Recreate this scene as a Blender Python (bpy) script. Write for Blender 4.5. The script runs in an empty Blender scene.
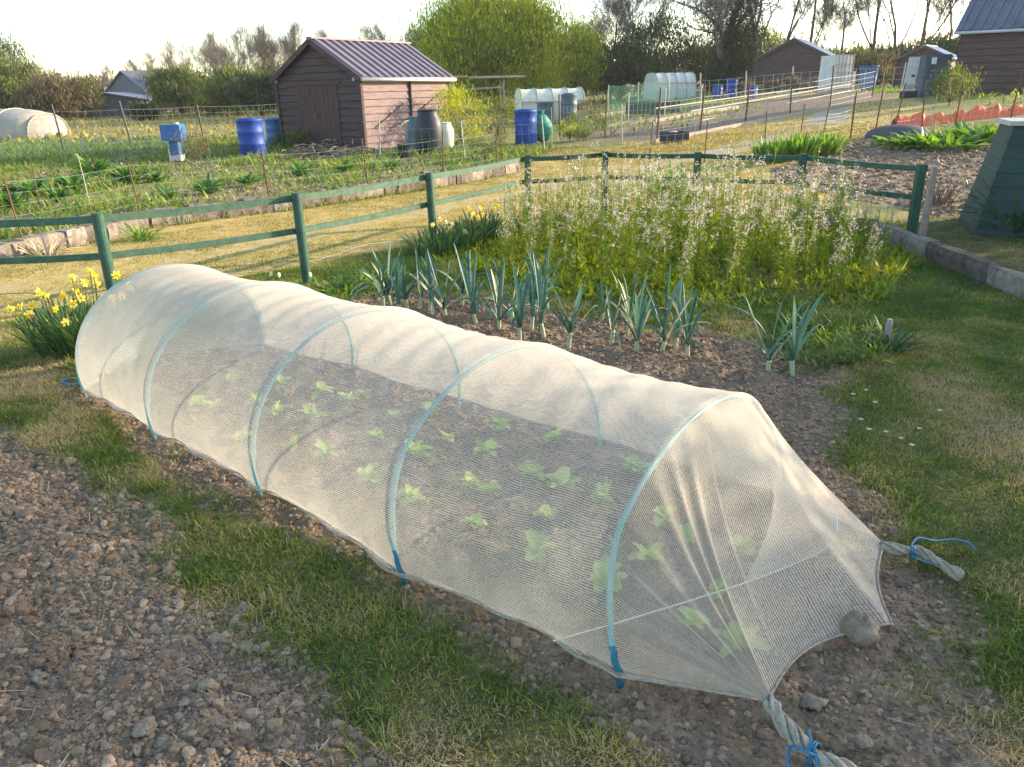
import bpy, math, random
import numpy as np
random.seed(7); rng=np.random.default_rng(7)
R=math.radians; PI=math.pi
scene=bpy.context.scene; COL=scene.collection
# ------------------------------------------------------------------ camera maths
F=769.0; PITCH=R(21); ROLL=R(1.4); CH=1.6
def sst(a,b,x):
    t=np.clip((np.asarray(x,float)-a)/(b-a),0,1); return t*t*(3-2*t)
def h0(x,y):
    """large shape of the ground: the far right of the gardens lies higher"""
    x=np.asarray(x,float); y=np.asarray(y,float)
    ramp=0.068*np.clip(x-1.2,0,15)*sst(8.8,17,y)
    ramp=np.where(y>0,ramp,0)
    step=0.09*sst(3.93,4.06,x)*sst(-8,-6,y)*(1-sst(8.8,13,y))
    return ramp+step
def hz(x,y): return float(h0(x,y))
def ray(px,py):
    u=(px-512)/F; v=(383.5-py)/F; c,s=math.cos(ROLL),math.sin(ROLL)
    x=u*c+v*s; y=-u*s+v*c
    return (x, math.cos(PITCH)+y*math.sin(PITCH), -math.sin(PITCH)+y*math.cos(PITCH))
def at(px,py,z=0.0):
    d=ray(px,py); t=(z-CH)/d[2]; return np.array((d[0]*t,d[1]*t,z))
def atg(px,py,dz=0.0):
    """point of the terrain seen at a place of the photo"""
    d=ray(px,py); t=0.5
    while t<400:
        if CH+d[2]*t<=hz(d[0]*t,d[1]*t)+dz: break
        t+=0.02+t*0.004
    return np.array((d[0]*t,d[1]*t,hz(d[0]*t,d[1]*t)))
def pj(x,y,z):
    z=z-CH; f=y*math.cos(PITCH)-z*math.sin(PITCH); up=y*math.sin(PITCH)+z*math.cos(PITCH)
    a=x/f; b=up/f; c,s=math.cos(ROLL),math.sin(ROLL)
    return 512+(a*c-b*s)*F, 383.5-(a*s+b*c)*F
def spot(px,Y,dz=0.0):
    """terrain point straight away Y metres whose foot has column px"""
    x=(px-512)/F*Y*0.95
    for _ in range(8): x+=(px-pj(x,Y,hz(x,Y)+dz)[0])/F*Y
    return np.array((x,Y,hz(x,Y)))
# ------------------------------------------------------------------ noise
def _hash(ix,iy,seed):
    n=(ix.astype(np.int64)*374761393+iy.astype(np.int64)*668265263+seed*1442695041)&0xFFFFFFFF
    n=((n^(n>>13))*1274126177)&0xFFFFFFFF
    return ((n^(n>>16))&0xFFFF)/65535.0
def vnoise(x,y,seed=0):
    ix=np.floor(x); iy=np.floor(y); fx=x-ix; fy=y-iy
    fx=fx*fx*(3-2*fx); fy=fy*fy*(3-2*fy)
    a=_hash(ix,iy,seed); b=_hash(ix+1,iy,seed); c=_hash(ix,iy+1,seed); d=_hash(ix+1,iy+1,seed)
    return (a*(1-fx)+b*fx)*(1-fy)+(c*(1-fx)+d*fx)*fy
def fbm(x,y,seed=0,o=4):
    s=0;a=.5;t=0
    for i in range(o):
        s=s+a*vnoise(x*2**i,y*2**i,seed+i*17); t+=a; a*=.5
    return s/t
def poly_sd(P,x,y):
    """signed distance, positive inside"""
    P=np.asarray(P,float)[:,:2]; d=np.full(x.shape,1e9); ins=np.zeros(x.shape,bool); n=len(P)
    for i in range(n):
        x0,y0=P[i]; x1,y1=P[(i+1)%n]; ex,ey=x1-x0,y1-y0
        t=np.clip(((x-x0)*ex+(y-y0)*ey)/(ex*ex+ey*ey+1e-12),0,1)
        d=np.minimum(d,np.hypot(x-x0-t*ex,y-y0-t*ey))
        c=((y0>y)!=(y1>y)); xi=x0+(y-y0)/(ey if abs(ey)>1e-12 else 1e-12)*ex
        ins^=(c&(x<xi))
    return np.where(ins,d,-d)
# ------------------------------------------------------------------ materials
def newmat(name):
    m=bpy.data.materials.new(name); m.use_nodes=True; nt=m.node_tree; nt.nodes.clear()
    out=nt.nodes.new('ShaderNodeOutputMaterial'); return m,nt,out
def N(nt,t,**kw):
    n=nt.nodes.new(t)
    for k,v in kw.items():
        if k in n.inputs: n.inputs[k].default_value=v
        else: setattr(n,k,v)
    return n
def ramp(nt,stops,fac):
    r=nt.nodes.new('ShaderNodeValToRGB'); e=r.color_ramp.elements
    while len(e)<len(stops): e.new(.5)
    for i,(p,c) in enumerate(stops): e[i].position=p; e[i].color=(*c,1)
    nt.links.new(fac,r.inputs[0]); return r
def plain(name,c,c2=None,rough=.7,scale=6,metal=0,bump=.15,stretch=(1,1,1),spec=.3,bscale=None):
    m,nt,out=newmat(name); L=nt.links.new
    tc=N(nt,'ShaderNodeTexCoord'); mp=N(nt,'ShaderNodeMapping'); mp.inputs['Scale'].default_value=stretch
    L(tc.outputs['Object'],mp.inputs[0])
    no=N(nt,'ShaderNodeTexNoise',Scale=scale,Detail=6,Roughness=.65); L(mp.outputs[0],no.inputs['Vector'])
    c2=c2 or tuple(v*.6 for v in c)
    r=ramp(nt,[(.3,c2),(.65,c)],no.outputs['Fac'])
    b=N(nt,'ShaderNodeBsdfPrincipled',Roughness=rough,Metallic=metal); b.inputs['Specular IOR Level'].default_value=spec
    L(r.outputs[0],b.inputs['Base Color'])
    if bump:
        n2=N(nt,'ShaderNodeTexNoise',Scale=bscale or scale*5,Detail=5); L(mp.outputs[0],n2.inputs['Vector'])
        bp=N(nt,'ShaderNodeBump',Strength=bump,Distance=.02); L(n2.outputs['Fac'],bp.inputs['Height']); L(bp.outputs[0],b.inputs['Normal'])
    L(b.outputs[0],out.inputs[0]); return m
def leafy(name,stops,trans=.35,rough=.55,spec=.25,obj_var=0.0):
    """foliage: colour comes from each leaf's own tint number"""
    m,nt,out=newmat(name); L=nt.links.new
    at_=N(nt,'ShaderNodeAttribute'); at_.attribute_name='tint'
    fac=at_.outputs['Fac']
    if obj_var:
        oi=N(nt,'ShaderNodeObjectInfo'); a=N(nt,'ShaderNodeMath',operation='MULTIPLY_ADD'); L(oi.outputs['Random'],a.inputs[0]); a.inputs[1].default_value=obj_var; L(fac,a.inputs[2]); fac=a.outputs[0]
    r=ramp(nt,stops,fac)
    b=N(nt,'ShaderNodeBsdfPrincipled',Roughness=rough); b.inputs['Specular IOR Level'].default_value=spec
    L(r.outputs[0],b.inputs['Base Color'])
    t=N(nt,'ShaderNodeBsdfTranslucent'); hs=N(nt,'ShaderNodeHueSaturation',Saturation=1.15,Value=1.3); L(r.outputs[0],hs.inputs['Color']); L(hs.outputs[0],t.inputs[0])
    mx=N(nt,'ShaderNodeMixShader'); mx.inputs[0].default_value=trans
    L(b.outputs[0],mx.inputs[1]); L(t.outputs[0],mx.inputs[2]); L(mx.outputs[0],out.inputs[0]); return m
M={}
M['grass']=leafy('grass',[(0,(.07,.13,.016)),(.34,(.14,.21,.026)),(.58,(.28,.3,.05)),(.72,(.38,.29,.12)),(1,(.5,.39,.2))],.35)
M['path_grass']=leafy('path_grass',[(0,(.14,.15,.025)),(.35,(.32,.26,.06)),(.7,(.5,.36,.12)),(1,(.58,.43,.22))],.3)
M['weed']=leafy('weed',[(0,(.05,.1,.02)),(.35,(.13,.2,.03)),(.65,(.27,.31,.05)),(1,(.42,.37,.14))],.4)
M['leek']=leafy('leek',[(0,(.05,.13,.1)),(.55,(.1,.2,.15)),(.85,(.2,.3,.2)),(1,(.55,.5,.3))],.22,.45,.35)
M['shank']=leafy('shank',[(0,(.55,.58,.4)),(1,(.3,.4,.2))],.2)
M['daff_leaf']=leafy('daff_leaf',[(0,(.03,.07,.03)),(.6,(.07,.14,.05)),(1,(.15,.22,.06))],.3)
M['daff']=leafy('daff_petal',[(0,(.9,.6,.02)),(.7,(.95,.72,.05)),(1,(.95,.85,.4))],.35)
M['narc']=leafy('narcissus_petal',[(0,(.85,.8,.55)),(1,(.9,.87,.7))],.35)
M['blossom']=leafy('blossom',[(0,(.62,.46,.42)),(.5,(.8,.67,.61)),(1,(.9,.85,.78))],.5)
M['rocket']=leafy('rocket_green',[(0,(.1,.17,.02)),(.4,(.24,.31,.03)),(.75,(.42,.42,.05)),(.93,(.5,.34,.07)),(1,(.42,.15,.05))],.5)
M['cabbage']=leafy('cabbage_leaf',[(0,(.26,.4,.1)),(.5,(.45,.58,.16)),(1,(.7,.75,.32))],.45)
M['tree_bright']=leafy('bright_leaves',[(0,(.1,.15,.012)),(.4,(.33,.38,.03)),(1,(.66,.62,.07))],.45)
M['tree_mid']=leafy('mid_leaves',[(0,(.06,.09,.02)),(.5,(.14,.17,.035)),(1,(.26,.26,.06))],.35)
M['tree_dark']=leafy('dark_leaves',[(0,(.03,.05,.018)),(.6,(.07,.1,.032)),(1,(.13,.16,.06))],.3)
M['tree_brown']=leafy('brown_leaves',[(0,(.08,.06,.03)),(.5,(.17,.13,.06)),(1,(.27,.22,.1))],.3)
M['ivy']=leafy('ivy_leaves',[(0,(.02,.04,.016)),(.6,(.05,.08,.03)),(1,(.11,.15,.06))],.2,.4,.4)
M['bark']=plain('bark',(.16,.125,.095),(.07,.055,.045),.9,3)
M['twig']=plain('twig',(.2,.155,.125),(.12,.09,.075),.9,3,bump=0)
M['stone']=plain('stone',(.33,.27,.2),(.17,.13,.095),.9,22,bump=.6)
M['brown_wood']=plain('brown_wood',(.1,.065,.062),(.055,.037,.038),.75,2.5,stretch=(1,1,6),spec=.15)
M['brown_side']=plain('sunlit_side',(.24,.175,.17),(.17,.122,.118),.8,2.5,stretch=(1,1,6),spec=.1)  # paler copy of the planks for sun-facing walls, sunlight put into the colour
M['brown_door']=plain('brown_door',(.10,.06,.055),(.06,.038,.036),.75,3,stretch=(5,5,1),spec=.15)
M['roof']=plain('roof_sheet',(.19,.15,.175),(.13,.1,.125),.6,2,bump=.03,spec=.4)
M['roof_dark']=plain('dark_roof_sheet',(.13,.13,.17),(.08,.08,.11),.5,2,bump=.03,spec=.4)
M['roof_grey']=plain('grey_roof_sheet',(.42,.45,.5),(.3,.33,.38),.5,2,bump=.03,spec=.4)
M['gutter']=plain('gutter_plastic',(.6,.55,.5),(.45,.4,.37),.5,3,bump=0)
M['sunlit_tan_wood']=plain('sunlit_tan_wood',(.6,.45,.3),(.42,.3,.2),.7,3,stretch=(1,1,5))  # tan of the sun-facing trim and side wall, lit tone painted in
M['grey_wood']=plain('grey_wood',(.38,.33,.28),(.22,.19,.16),.85,6,stretch=(4,4,1))
M['green_paint']=plain('green_paint',(.035,.1,.065),(.018,.055,.036),.6,9,bump=.2,spec=.35)
M['green_rail']=plain('faded_green_rail',(.09,.155,.1),(.045,.09,.058),.75,14,bump=.25)
M['dark_rail']=plain('dark_green_rail',(.035,.09,.055),(.02,.055,.035),.6,14,bump=.25)
M['rust']=plain('rusty_iron',(.16,.085,.06),(.09,.045,.03),.85,20)
M['pale_stake']=plain('pale_stake',(.42,.39,.33),(.27,.25,.21),.6,14)
M['wire']=plain('wire',(.3,.31,.29),(.2,.2,.19),.6,5,bump=0)
M['green_wire']=plain('green_wire',(.16,.3,.21),(.1,.2,.14),.6,5,bump=0)
M['blue_plastic']=plain('blue_plastic',(.015,.065,.33),(.01,.04,.2),.55,3,bump=.05,spec=.4)
M['lightblue_plastic']=plain('light_blue_plastic',(.04,.15,.36),(.03,.1,.25),.5,3,bump=.05)
M['black_plastic']=plain('black_plastic',(.035,.035,.045),(.02,.02,.028),.5,3,bump=.05)
M['slate_plastic']=plain('slate_plastic',(.1,.14,.18),(.06,.09,.12),.5,3,bump=.05)
M['teal_plastic']=plain('teal_plastic',(.05,.25,.17),(.03,.16,.11),.6,5)
M['comp_green']=plain('compost_green',(.018,.05,.042),(.011,.032,.028),.5,4,bump=.08)
M['white_plastic']=plain('white_plastic',(.55,.54,.52),(.42,.41,.39),.5,4,bump=.05)
M['film']=plain('old_film',(.66,.63,.52),(.45,.46,.34),.5,3,bump=.1)
M['film_edge2']=plain('ivory_sheet',(.38,.34,.28),(.26,.23,.19),.6,2,bump=.2)
M['film_edge']=plain('film_frame',(.4,.36,.28),(.3,.27,.2),.6,3)
M['orange_net']=plain('orange_net',(.75,.16,.07),(.5,.1,.05),.7,12,bump=.3)
M['tarp_dark']=plain('dark_fabric',(.1,.09,.1),(.06,.055,.065),.85,6)
M['wall_grey']=plain('grey_render',(.15,.15,.175),(.11,.11,.13),.85,1)
M['pot_white']=plain('white_label_tag',(.8,.8,.78),(.7,.7,.68),.5,4,bump=0)
M['blue_string']=plain('blue_string',(.05,.2,.33),(.03,.13,.24),.6,40,bump=.2)
M['hoop']=plain('blue_hoop',(.24,.48,.47),(.15,.38,.4),.4,15,bump=.05,spec=.5)
M['hoop_foot']=plain('blue_hoop_foot',(.04,.2,.27),(.025,.13,.19),.45,25,bump=.2)
M['rope_net']=plain('bunched_net',(.6,.53,.42),(.36,.31,.24),.9,60,bump=.9,bscale=220)
M['blossom_white']=plain('daisy_white',(.8,.8,.8),(.75,.75,.75),.6,10,bump=0)
M['straw']=leafy('straw',[(0,(.3,.22,.12)),(1,(.5,.4,.25))],.1)
# clods: soil colour with per-clod tint
def soil_mat(name,stops):
    m,nt,out=newmat(name); L=nt.links.new
    a=N(nt,'ShaderNodeAttribute'); a.attribute_name='tint'
    g=N(nt,'ShaderNodeNewGeometry'); no=N(nt,'ShaderNodeTexNoise',Scale=45,Detail=5,Roughness=.7); L(g.outputs['Position'],no.inputs['Vector'])
    n3=N(nt,'ShaderNodeTexNoise',Scale=1.3,Detail=3); L(g.outputs['Position'],n3.inputs['Vector'])
    s=N(nt,'ShaderNodeMath',operation='MULTIPLY_ADD'); L(no.outputs['Fac'],s.inputs[0]); s.inputs[1].default_value=.7; L(a.outputs['Fac'],s.inputs[2])
    s2=N(nt,'ShaderNodeMath',operation='MULTIPLY_ADD'); L(n3.outputs['Fac'],s2.inputs[0]); s2.inputs[1].default_value=.5; L(s.outputs[0],s2.inputs[2])
    s3=N(nt,'ShaderNodeMath',operation='MULTIPLY_ADD'); L(s2.outputs[0],s3.inputs[0]); s3.inputs[1].default_value=.7; s3.inputs[2].default_value=-.22
    r=ramp(nt,stops,s3.outputs[0])
    b=N(nt,'ShaderNodeBsdfPrincipled',Roughness=.93); b.inputs['Specular IOR Level'].default_value=.15
    n2=N(nt,'ShaderNodeTexNoise',Scale=160,Detail=6,Roughness=.75); L(g.outputs['Position'],n2.inputs['Vector'])
    bp=N(nt,'ShaderNodeBump',Strength=.7,Distance=.006); L(n2.outputs['Fac'],bp.inputs['Height']); L(bp.outputs[0],b.inputs['Normal'])
    L(r.outputs[0],b.inputs['Base Color']); L(b.outputs[0],out.inputs[0]); return m
SOILSTOPS=[(0,(.11,.072,.045)),(.35,(.245,.17,.113)),(.7,(.4,.295,.2)),(1,(.55,.43,.31))]
M['clod']=soil_mat('soil_clods',SOILSTOPS)
def ground_mat():
    m,nt,out=newmat('ground'); L=nt.links.new
    g=N(nt,'ShaderNodeNewGeometry')
    def noise(sc,de=6,ro=.65):
        n=N(nt,'ShaderNodeTexNoise',Scale=sc,Detail=de,Roughness=ro); L(g.outputs['Position'],n.inputs['Vector']); return n.outputs['Fac']
    fine=noise(38,8,.75); mid=noise(5,5); big=noise(.6,4)
    def mixn(a,b,t):
        s=N(nt,'ShaderNodeMix'); s.data_type='FLOAT'; s.inputs[0].default_value=t; L(a,s.inputs[2]); L(b,s.inputs[3]); return s.outputs[0]
    f1=mixn(fine,mid,.45); f2=mixn(f1,big,.35)
    soil=ramp(nt,[(.3,(.12,.078,.049)),(.5,(.245,.17,.113)),(.7,(.39,.285,.195))],f1)
    grass=ramp(nt,[(.36,(.05,.045,.02)),(.47,(.1,.085,.035)),(.56,(.17,.135,.06)),(.68,(.26,.2,.12))],f1)
    path=ramp(nt,[(.38,(.2,.18,.04)),(.47,(.4,.3,.08)),(.56,(.5,.36,.16)),(.66,(.56,.43,.26))],f1)
    grav=ramp(nt,[(.3,(.26,.22,.17)),(.7,(.46,.39,.31))],f1)
    field=ramp(nt,[(.38,(.09,.11,.03)),(.47,(.19,.19,.05)),(.55,(.3,.25,.11)),(.66,(.36,.28,.17))],f1)
    prev=field.outputs[0]
    for nm,c in (('grass',grass),('path',path),('gravel',grav),('soil',soil)):
        a=N(nt,'ShaderNodeAttribute'); a.attribute_name='w_'+nm
        # break up the border with noise
        k=N(nt,'ShaderNodeMath',operation='MULTIPLY_ADD'); L(mid,k.inputs[0]); k.inputs[1].default_value=.5; k.inputs[2].default_value=-.25
        k2=N(nt,'ShaderNodeMath',operation='ADD'); L(a.outputs['Fac'],k2.inputs[0]); L(k.outputs[0],k2.inputs[1])
        mr=N(nt,'ShaderNodeMapRange'); mr.inputs[1].default_value=.35; mr.inputs[2].default_value=.65; L(k2.outputs[0],mr.inputs[0])
        mx=N(nt,'ShaderNodeMix'); mx.data_type='RGBA'; L(mr.outputs[0],mx.inputs[0]); L(prev,mx.inputs[6]); L(c.outputs[0],mx.inputs[7]); prev=mx.outputs[2]
    b=N(nt,'ShaderNodeBsdfPrincipled',Roughness=.95); b.inputs['Specular IOR Level'].default_value=.1
    L(prev,b.inputs['Base Color'])
    bp=N(nt,'ShaderNodeBump',Strength=.8,Distance=.02); L(f1,bp.inputs['Height']); L(bp.outputs[0],b.inputs['Normal'])
    L(b.outputs[0],out.inputs[0]); return m
M['ground']=ground_mat()
def net_mat(name,base=.16,rib=.43,col=(.78,.71,.6)):
    """woven insect net: threads opaque, holes open; a slanting view meets more thread"""
    m,nt,out=newmat(name); L=nt.links.new
    uv=N(nt,'ShaderNodeUVMap'); uv.uv_map='UVMap'
    sp=N(nt,'ShaderNodeSeparateXYZ'); L(uv.outputs[0],sp.inputs[0])
    tw=N(nt,'ShaderNodeTexNoise',Scale=7,Detail=3); L(uv.outputs[0],tw.inputs['Vector'])
    def math(op,a,b=None,c=None):
        n=N(nt,'ShaderNodeMath',operation=op)
        for i,v in enumerate((a,b,c)):
            if v is None: continue
            if isinstance(v,(int,float)): n.inputs[i].default_value=v
            else: L(v,n.inputs[i])
        return n.outputs[0]
    def stripes(coord,per,pw):
        w=math('MULTIPLY_ADD',tw.outputs['Fac'],.02,coord)
        s=math('SINE',math('MULTIPLY',w,2*PI/per)); s=math('MULTIPLY_ADD',s,.5,.5); return math('POWER',s,pw)
    a=math('MULTIPLY_ADD',stripes(sp.outputs[1],.0082,1.2),rib,base)
    a=math('MULTIPLY_ADD',stripes(sp.outputs[0],.0082,1.5),.12,a)
    patch=N(nt,'ShaderNodeTexNoise',Scale=3.5,Detail=4); L(uv.outputs[0],patch.inputs['Vector'])
    a=math('MULTIPLY_ADD',math('SUBTRACT',patch.outputs['Fac'],.5),.1,a)
    gr=N(nt,'ShaderNodeTexNoise',Scale=110,Detail=2); L(uv.outputs[0],gr.inputs['Vector']); a=math('MULTIPLY_ADD',math('SUBTRACT',gr.outputs['Fac'],.5),.55,a)
    a=math('MINIMUM',math('MAXIMUM',a,.1),.95)
    g=N(nt,'ShaderNodeNewGeometry'); vm=N(nt,'ShaderNodeVectorMath',operation='DOT_PRODUCT'); L(g.outputs['Incoming'],vm.inputs[0]); L(g.outputs['True Normal'],vm.inputs[1])
    c=math('MAXIMUM',math('ABSOLUTE',vm.outputs['Value']),.16)
    trans=math('POWER',math('SUBTRACT',1.0,a),math('POWER',math('DIVIDE',1.0,c),.8))
    di=N(nt,'ShaderNodeBsdfDiffuse'); tr=N(nt,'ShaderNodeBsdfTranslucent')
    dirt=ramp(nt,[(.3,tuple(v*.86 for v in col)),(.7,col)],patch.outputs['Fac'])
    L(dirt.outputs[0],di.inputs[0]); L(dirt.outputs[0],tr.inputs[0])
    bp=N(nt,'ShaderNodeBump',Strength=.25,Distance=.004); L(a,bp.inputs['Height']); L(bp.outputs[0],di.inputs['Normal'])
    mx=N(nt,'ShaderNodeMixShader'); mx.inputs[0].default_value=.42; L(di.outputs[0],mx.inputs[1]); L(tr.outputs[0],mx.inputs[2])
    tp=N(nt,'ShaderNodeBsdfTransparent'); m2=N(nt,'ShaderNodeMixShader'); L(trans,m2.inputs[0]); L(mx.outputs[0],m2.inputs[1]); L(tp.outputs[0],m2.inputs[2])
    L(m2.outputs[0],out.inputs[0]); return m
M['net']=net_mat('insect_net')
M['net_fold']=net_mat('insect_net_fold',.3,.3)
M['green_net']=net_mat('green_garden_net',.12,.12,(.2,.4,.28))
# ------------------------------------------------------------------ mesh tools
class MB:
    def __init__(s): s.v=[];s.f=[];s.t=[];s.n=0;s.uv=None
    def add(s,v,f,t=0.5):
        v=np.asarray(v,np.float32).reshape(-1,3); f=np.asarray(f,np.int64)
        s.v.append(v); s.f.append(f+s.n); s.t.append(np.broadcast_to(np.asarray(t,np.float32),(len(v),))); s.n+=len(v); return s
    def addf(s,v,fs,t=.5):
        by={}
        for f in fs: by.setdefault(len(f),[]).append(f)
        v=np.asarray(v,np.float32).reshape(-1,3); base=s.n
        s.v.append(v); s.t.append(np.full(len(v),t,np.float32)); s.n+=len(v)
        for k,l in by.items(): s.f.append(np.array(l,np.int64)+base)
        return s
    def box(s,c,d,rz=0,t=.5,taper=1.0,axes=None):
        x,y,z=d[0]/2,d[1]/2,d[2]/2
        v=np.array([[-x,-y,-z],[x,-y,-z],[x,y,-z],[-x,y,-z],[-x*taper,-y*taper,z],[x*taper,-y*taper,z],[x*taper,y*taper,z],[-x*taper,y*taper,z]])
        if axes is not None: v=v@np.array(axes)
        elif rz:
            cc,ss=math.cos(rz),math.sin(rz); v=v@np.array([[cc,ss,0],[-ss,cc,0],[0,0,1]])
        return s.add(v+np.asarray(c,float),[[0,3,2,1],[4,5,6,7],[0,1,5,4],[1,2,6,5],[2,3,7,6],[3,0,4,7]],t)
    def bar(s,a,b,w,h,t=.5):
        """square bar from a to b"""
        a=np.asarray(a,float);b=np.asarray(b,float);d=b-a;L=np.linalg.norm(d);d/=L
        up=np.array([0,0,1.]) if abs(d[2])<.9 else np.array([0,1.,0])
        sx=np.cross(d,up);sx/=np.linalg.norm(sx);uz=np.cross(sx,d)
        return s.box((a+b)/2,(L,w,h),axes=[d,sx,uz],t=t)
    def tube(s,pts,r,n=6,t=.5,cap=True):
        P=np.asarray(pts,float);k=len(P);r=np.broadcast_to(np.asarray(r,float),(k,))
        T=np.gradient(P,axis=0);T/=np.linalg.norm(T,axis=1)[:,None]+1e-12
        ref=np.array([0,0,1.]) if abs(T[0][2])<.9 else np.array([1.,0,0])
        V=[]
        for i in range(k):
            a=ref-T[i]*np.dot(ref,T[i]); a/=np.linalg.norm(a)+1e-12; ref=a; b=np.cross(T[i],a)
            th=np.arange(n)*2*PI/n
            V.append(P[i]+r[i]*(np.cos(th)[:,None]*a+np.sin(th)[:,None]*b))
        V=np.concatenate(V); Fq=[]
        for i in range(k-1):
            for j in range(n): Fq.append([i*n+j,i*n+(j+1)%n,(i+1)*n+(j+1)%n,(i+1)*n+j])
        fs=list(Fq)
        if cap: fs.append(list(range(n))[::-1]); fs.append([(k-1)*n+j for j in range(n)])
        return s.addf(V,fs,t)
    def lathe(s,prof,n=20,c=(0,0,0),t=.5):
        V=[];k=len(prof)
        for r,z in prof:
            for j in range(n):
                a=2*PI*j/n; V.append((c[0]+r*math.cos(a),c[1]+r*math.sin(a),c[2]+z))
        fs=[[i*n+j,i*n+(j+1)%n,(i+1)*n+(j+1)%n,(i+1)*n+j] for i in range(k-1) for j in range(n)]
        fs.append(list(range(n))[::-1]); fs.append([(k-1)*n+j for j in range(n)])
        return s.addf(V,fs,t)
    def build(s,name,mat,parent=None,smooth=False,uv=None,loc=None):
        v=np.concatenate(s.v) if s.v else np.zeros((0,3),np.float32)
        me=bpy.data.meshes.new(name); me.vertices.add(len(v)); me.vertices.foreach_set('co',v.ravel())
        tot=np.concatenate([np.full(len(f),f.shape[1],np.int32) for f in s.f]); li=np.concatenate([f.ravel() for f in s.f]).astype(np.int32)
        me.loops.add(len(li)); me.loops.foreach_set('vertex_index',li)
        me.polygons.add(len(tot)); st=np.concatenate([[0],np.cumsum(tot)[:-1]]).astype(np.int32); me.polygons.foreach_set('loop_start',st)
        me.update(calc_edges=True)
        me.polygons.foreach_set('use_smooth',np.full(len(tot),smooth,bool))
        a=me.attributes.new('tint','FLOAT','POINT'); a.data.foreach_set('value',np.concatenate(s.t).astype(np.float32))
        if uv is not None:
            l=me.uv_layers.new(name='UVMap'); l.data.foreach_set('uv',np.asarray(uv,np.float32)[li].ravel())
        me.materials.append(M[mat] if isinstance(mat,str) else mat)
        o=bpy.data.objects.new(name,me); COL.objects.link(o)
        if parent: o.parent=parent
        if loc is not None: o.location=loc
        return o
def strips(base,az,el,L,bend,W,nseg=3,fold=0.0,prof='blade',tint=.5,twist=0.0):
    """many curved leaves at once; returns verts, quads, tint"""
    base=np.asarray(base,float).reshape(-1,3); n=len(base)
    B=lambda q:np.broadcast_to(np.asarray(q,float),(n,))
    az,el,L,bend,W,tint,twist=map(B,(az,el,L,bend,W,tint,twist))
    s=np.linspace(0,1,nseg+1)
    P=np.zeros((n,nseg+1,3)); P[:,0]=base; cur=base.copy()
    for i in range(1,nseg+1):
        e=el-bend*(s[i]+s[i-1])/2; d=np.stack([np.cos(az)*np.cos(e),np.sin(az)*np.cos(e),np.sin(e)],1)
        cur=cur+d*(L/nseg)[:,None]; P[:,i]=cur
    a2=az[:,None]+PI/2+twist[:,None]*s[None,:]
    side=np.stack([np.cos(a2),np.sin(a2),np.sin(twist)[:,None]*s[None,:]*.6],2)
    w={'blade':1-s**2*.93,'leaf':np.sin(PI*(s*.86+.07))**.8,'strap':np.clip((1-s)*5,.06,1)**.6,'petal':.35+.65*np.sin(PI*np.clip(s,0,.93))}[prof]
    off=side*(W[:,None]*w[None,:]/2)[:,:,None]
    if fold:
        e=(el[:,None]-bend[:,None]*s[None,:]); up=np.stack([-np.cos(az)[:,None]*np.sin(e),-np.sin(az)[:,None]*np.sin(e),np.cos(e)],2)
        dn=up*(W[:,None]*w[None,:]*fold)[:,:,None]
        V=np.stack([P-off+dn,P,P+off+dn],2); c=3
    else: V=np.stack([P-off,P+off],2); c=2
    m=(nseg+1)*c; idx=np.arange(n)[:,None,None]*m
    i=np.arange(nseg)[None,:,None]; j=np.arange(c-1)[None,None,:]
    q=np.stack([idx+i*c+j,idx+i*c+j+1,idx+(i+1)*c+j+1,idx+(i+1)*c+j],-1).reshape(-1,4)
    return V.reshape(-1,3),q,np.repeat(tint,m)
def tag(o,label=None,cat=None,group=None,kind=None):
    for k,v in (('label',label),('category',cat),('group',group),('kind',kind)):
        if v: o[k]=v
    return o
def thing(name,label,cat,loc=(0,0,0),rz=0,group=None):
    o=bpy.data.objects.new(name,None); COL.objects.link(o); o.empty_display_size=.1
    o.location=tuple(map(float,loc)); o.rotation_euler=(0,0,rz); return tag(o,label,cat,group)
def dup(root,loc,rz=0,sc=1,label=None):
    r=root.copy(); COL.objects.link(r); r.location=tuple(map(float,loc)); r.rotation_euler=(0,0,rz)
    r.scale=(sc,)*3 if np.isscalar(sc) else sc
    if label: r['label']=label
    for ch in list(root.children):
        c=ch.copy(); COL.objects.link(c); c.parent=r
        for g in list(ch.children):
            d=g.copy(); COL.objects.link(d); d.parent=c
    return r
ORD='first second third fourth fifth sixth seventh eighth ninth tenth eleventh twelfth thirteenth fourteenth fifteenth sixteenth seventeenth eighteenth nineteenth twentieth twenty-first twenty-second twenty-third twenty-fourth twenty-fifth twenty-sixth twenty-seventh twenty-eighth twenty-ninth thirtieth thirty-first thirty-second thirty-third thirty-fourth thirty-fifth thirty-sixth thirty-seventh thirty-eighth thirty-ninth fortieth forty-first forty-second'.split()
U=rng.uniform
# ------------------------------------------------------------------ regions of the ground (world outlines)
px2w=lambda l:[at(*p)[:2] for p in l]
P_bed=px2w([(0,437),(45,455),(85,488),(120,512),(150,545),(195,578),(230,610),(262,640),(300,690),(345,730),(392,766)])+[(-.25,.6),(-6,.6),(-6,4.2)]
P_tun=px2w([(62,385),(120,432),(200,478),(290,520),(395,592),(480,640),(555,690),(610,740),(630,767)])+[(.25,.8),(1.25,.8)]+px2w([(985,767),(965,690),(935,640),(960,600),(905,560),(860,505),(820,450),(850,400),(870,372),(790,352),(690,330),(600,318),(520,300),(400,285),(330,300),(250,330),(150,350)])
P_flow=px2w([(430,262),(560,296),(700,312),(880,304),(915,255),(905,235)])+[(3.9,8.9),(3.1,9.9),(.6,10.6),(-.2,9.2)]
P_front_grass=[(-3.6,5.6),(-2.0,6.75),(-.95,8.4),(-.2,10.1),(3.9,9.5),(3.95,-2),(-6,-2),(-6,5.6)]
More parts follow.
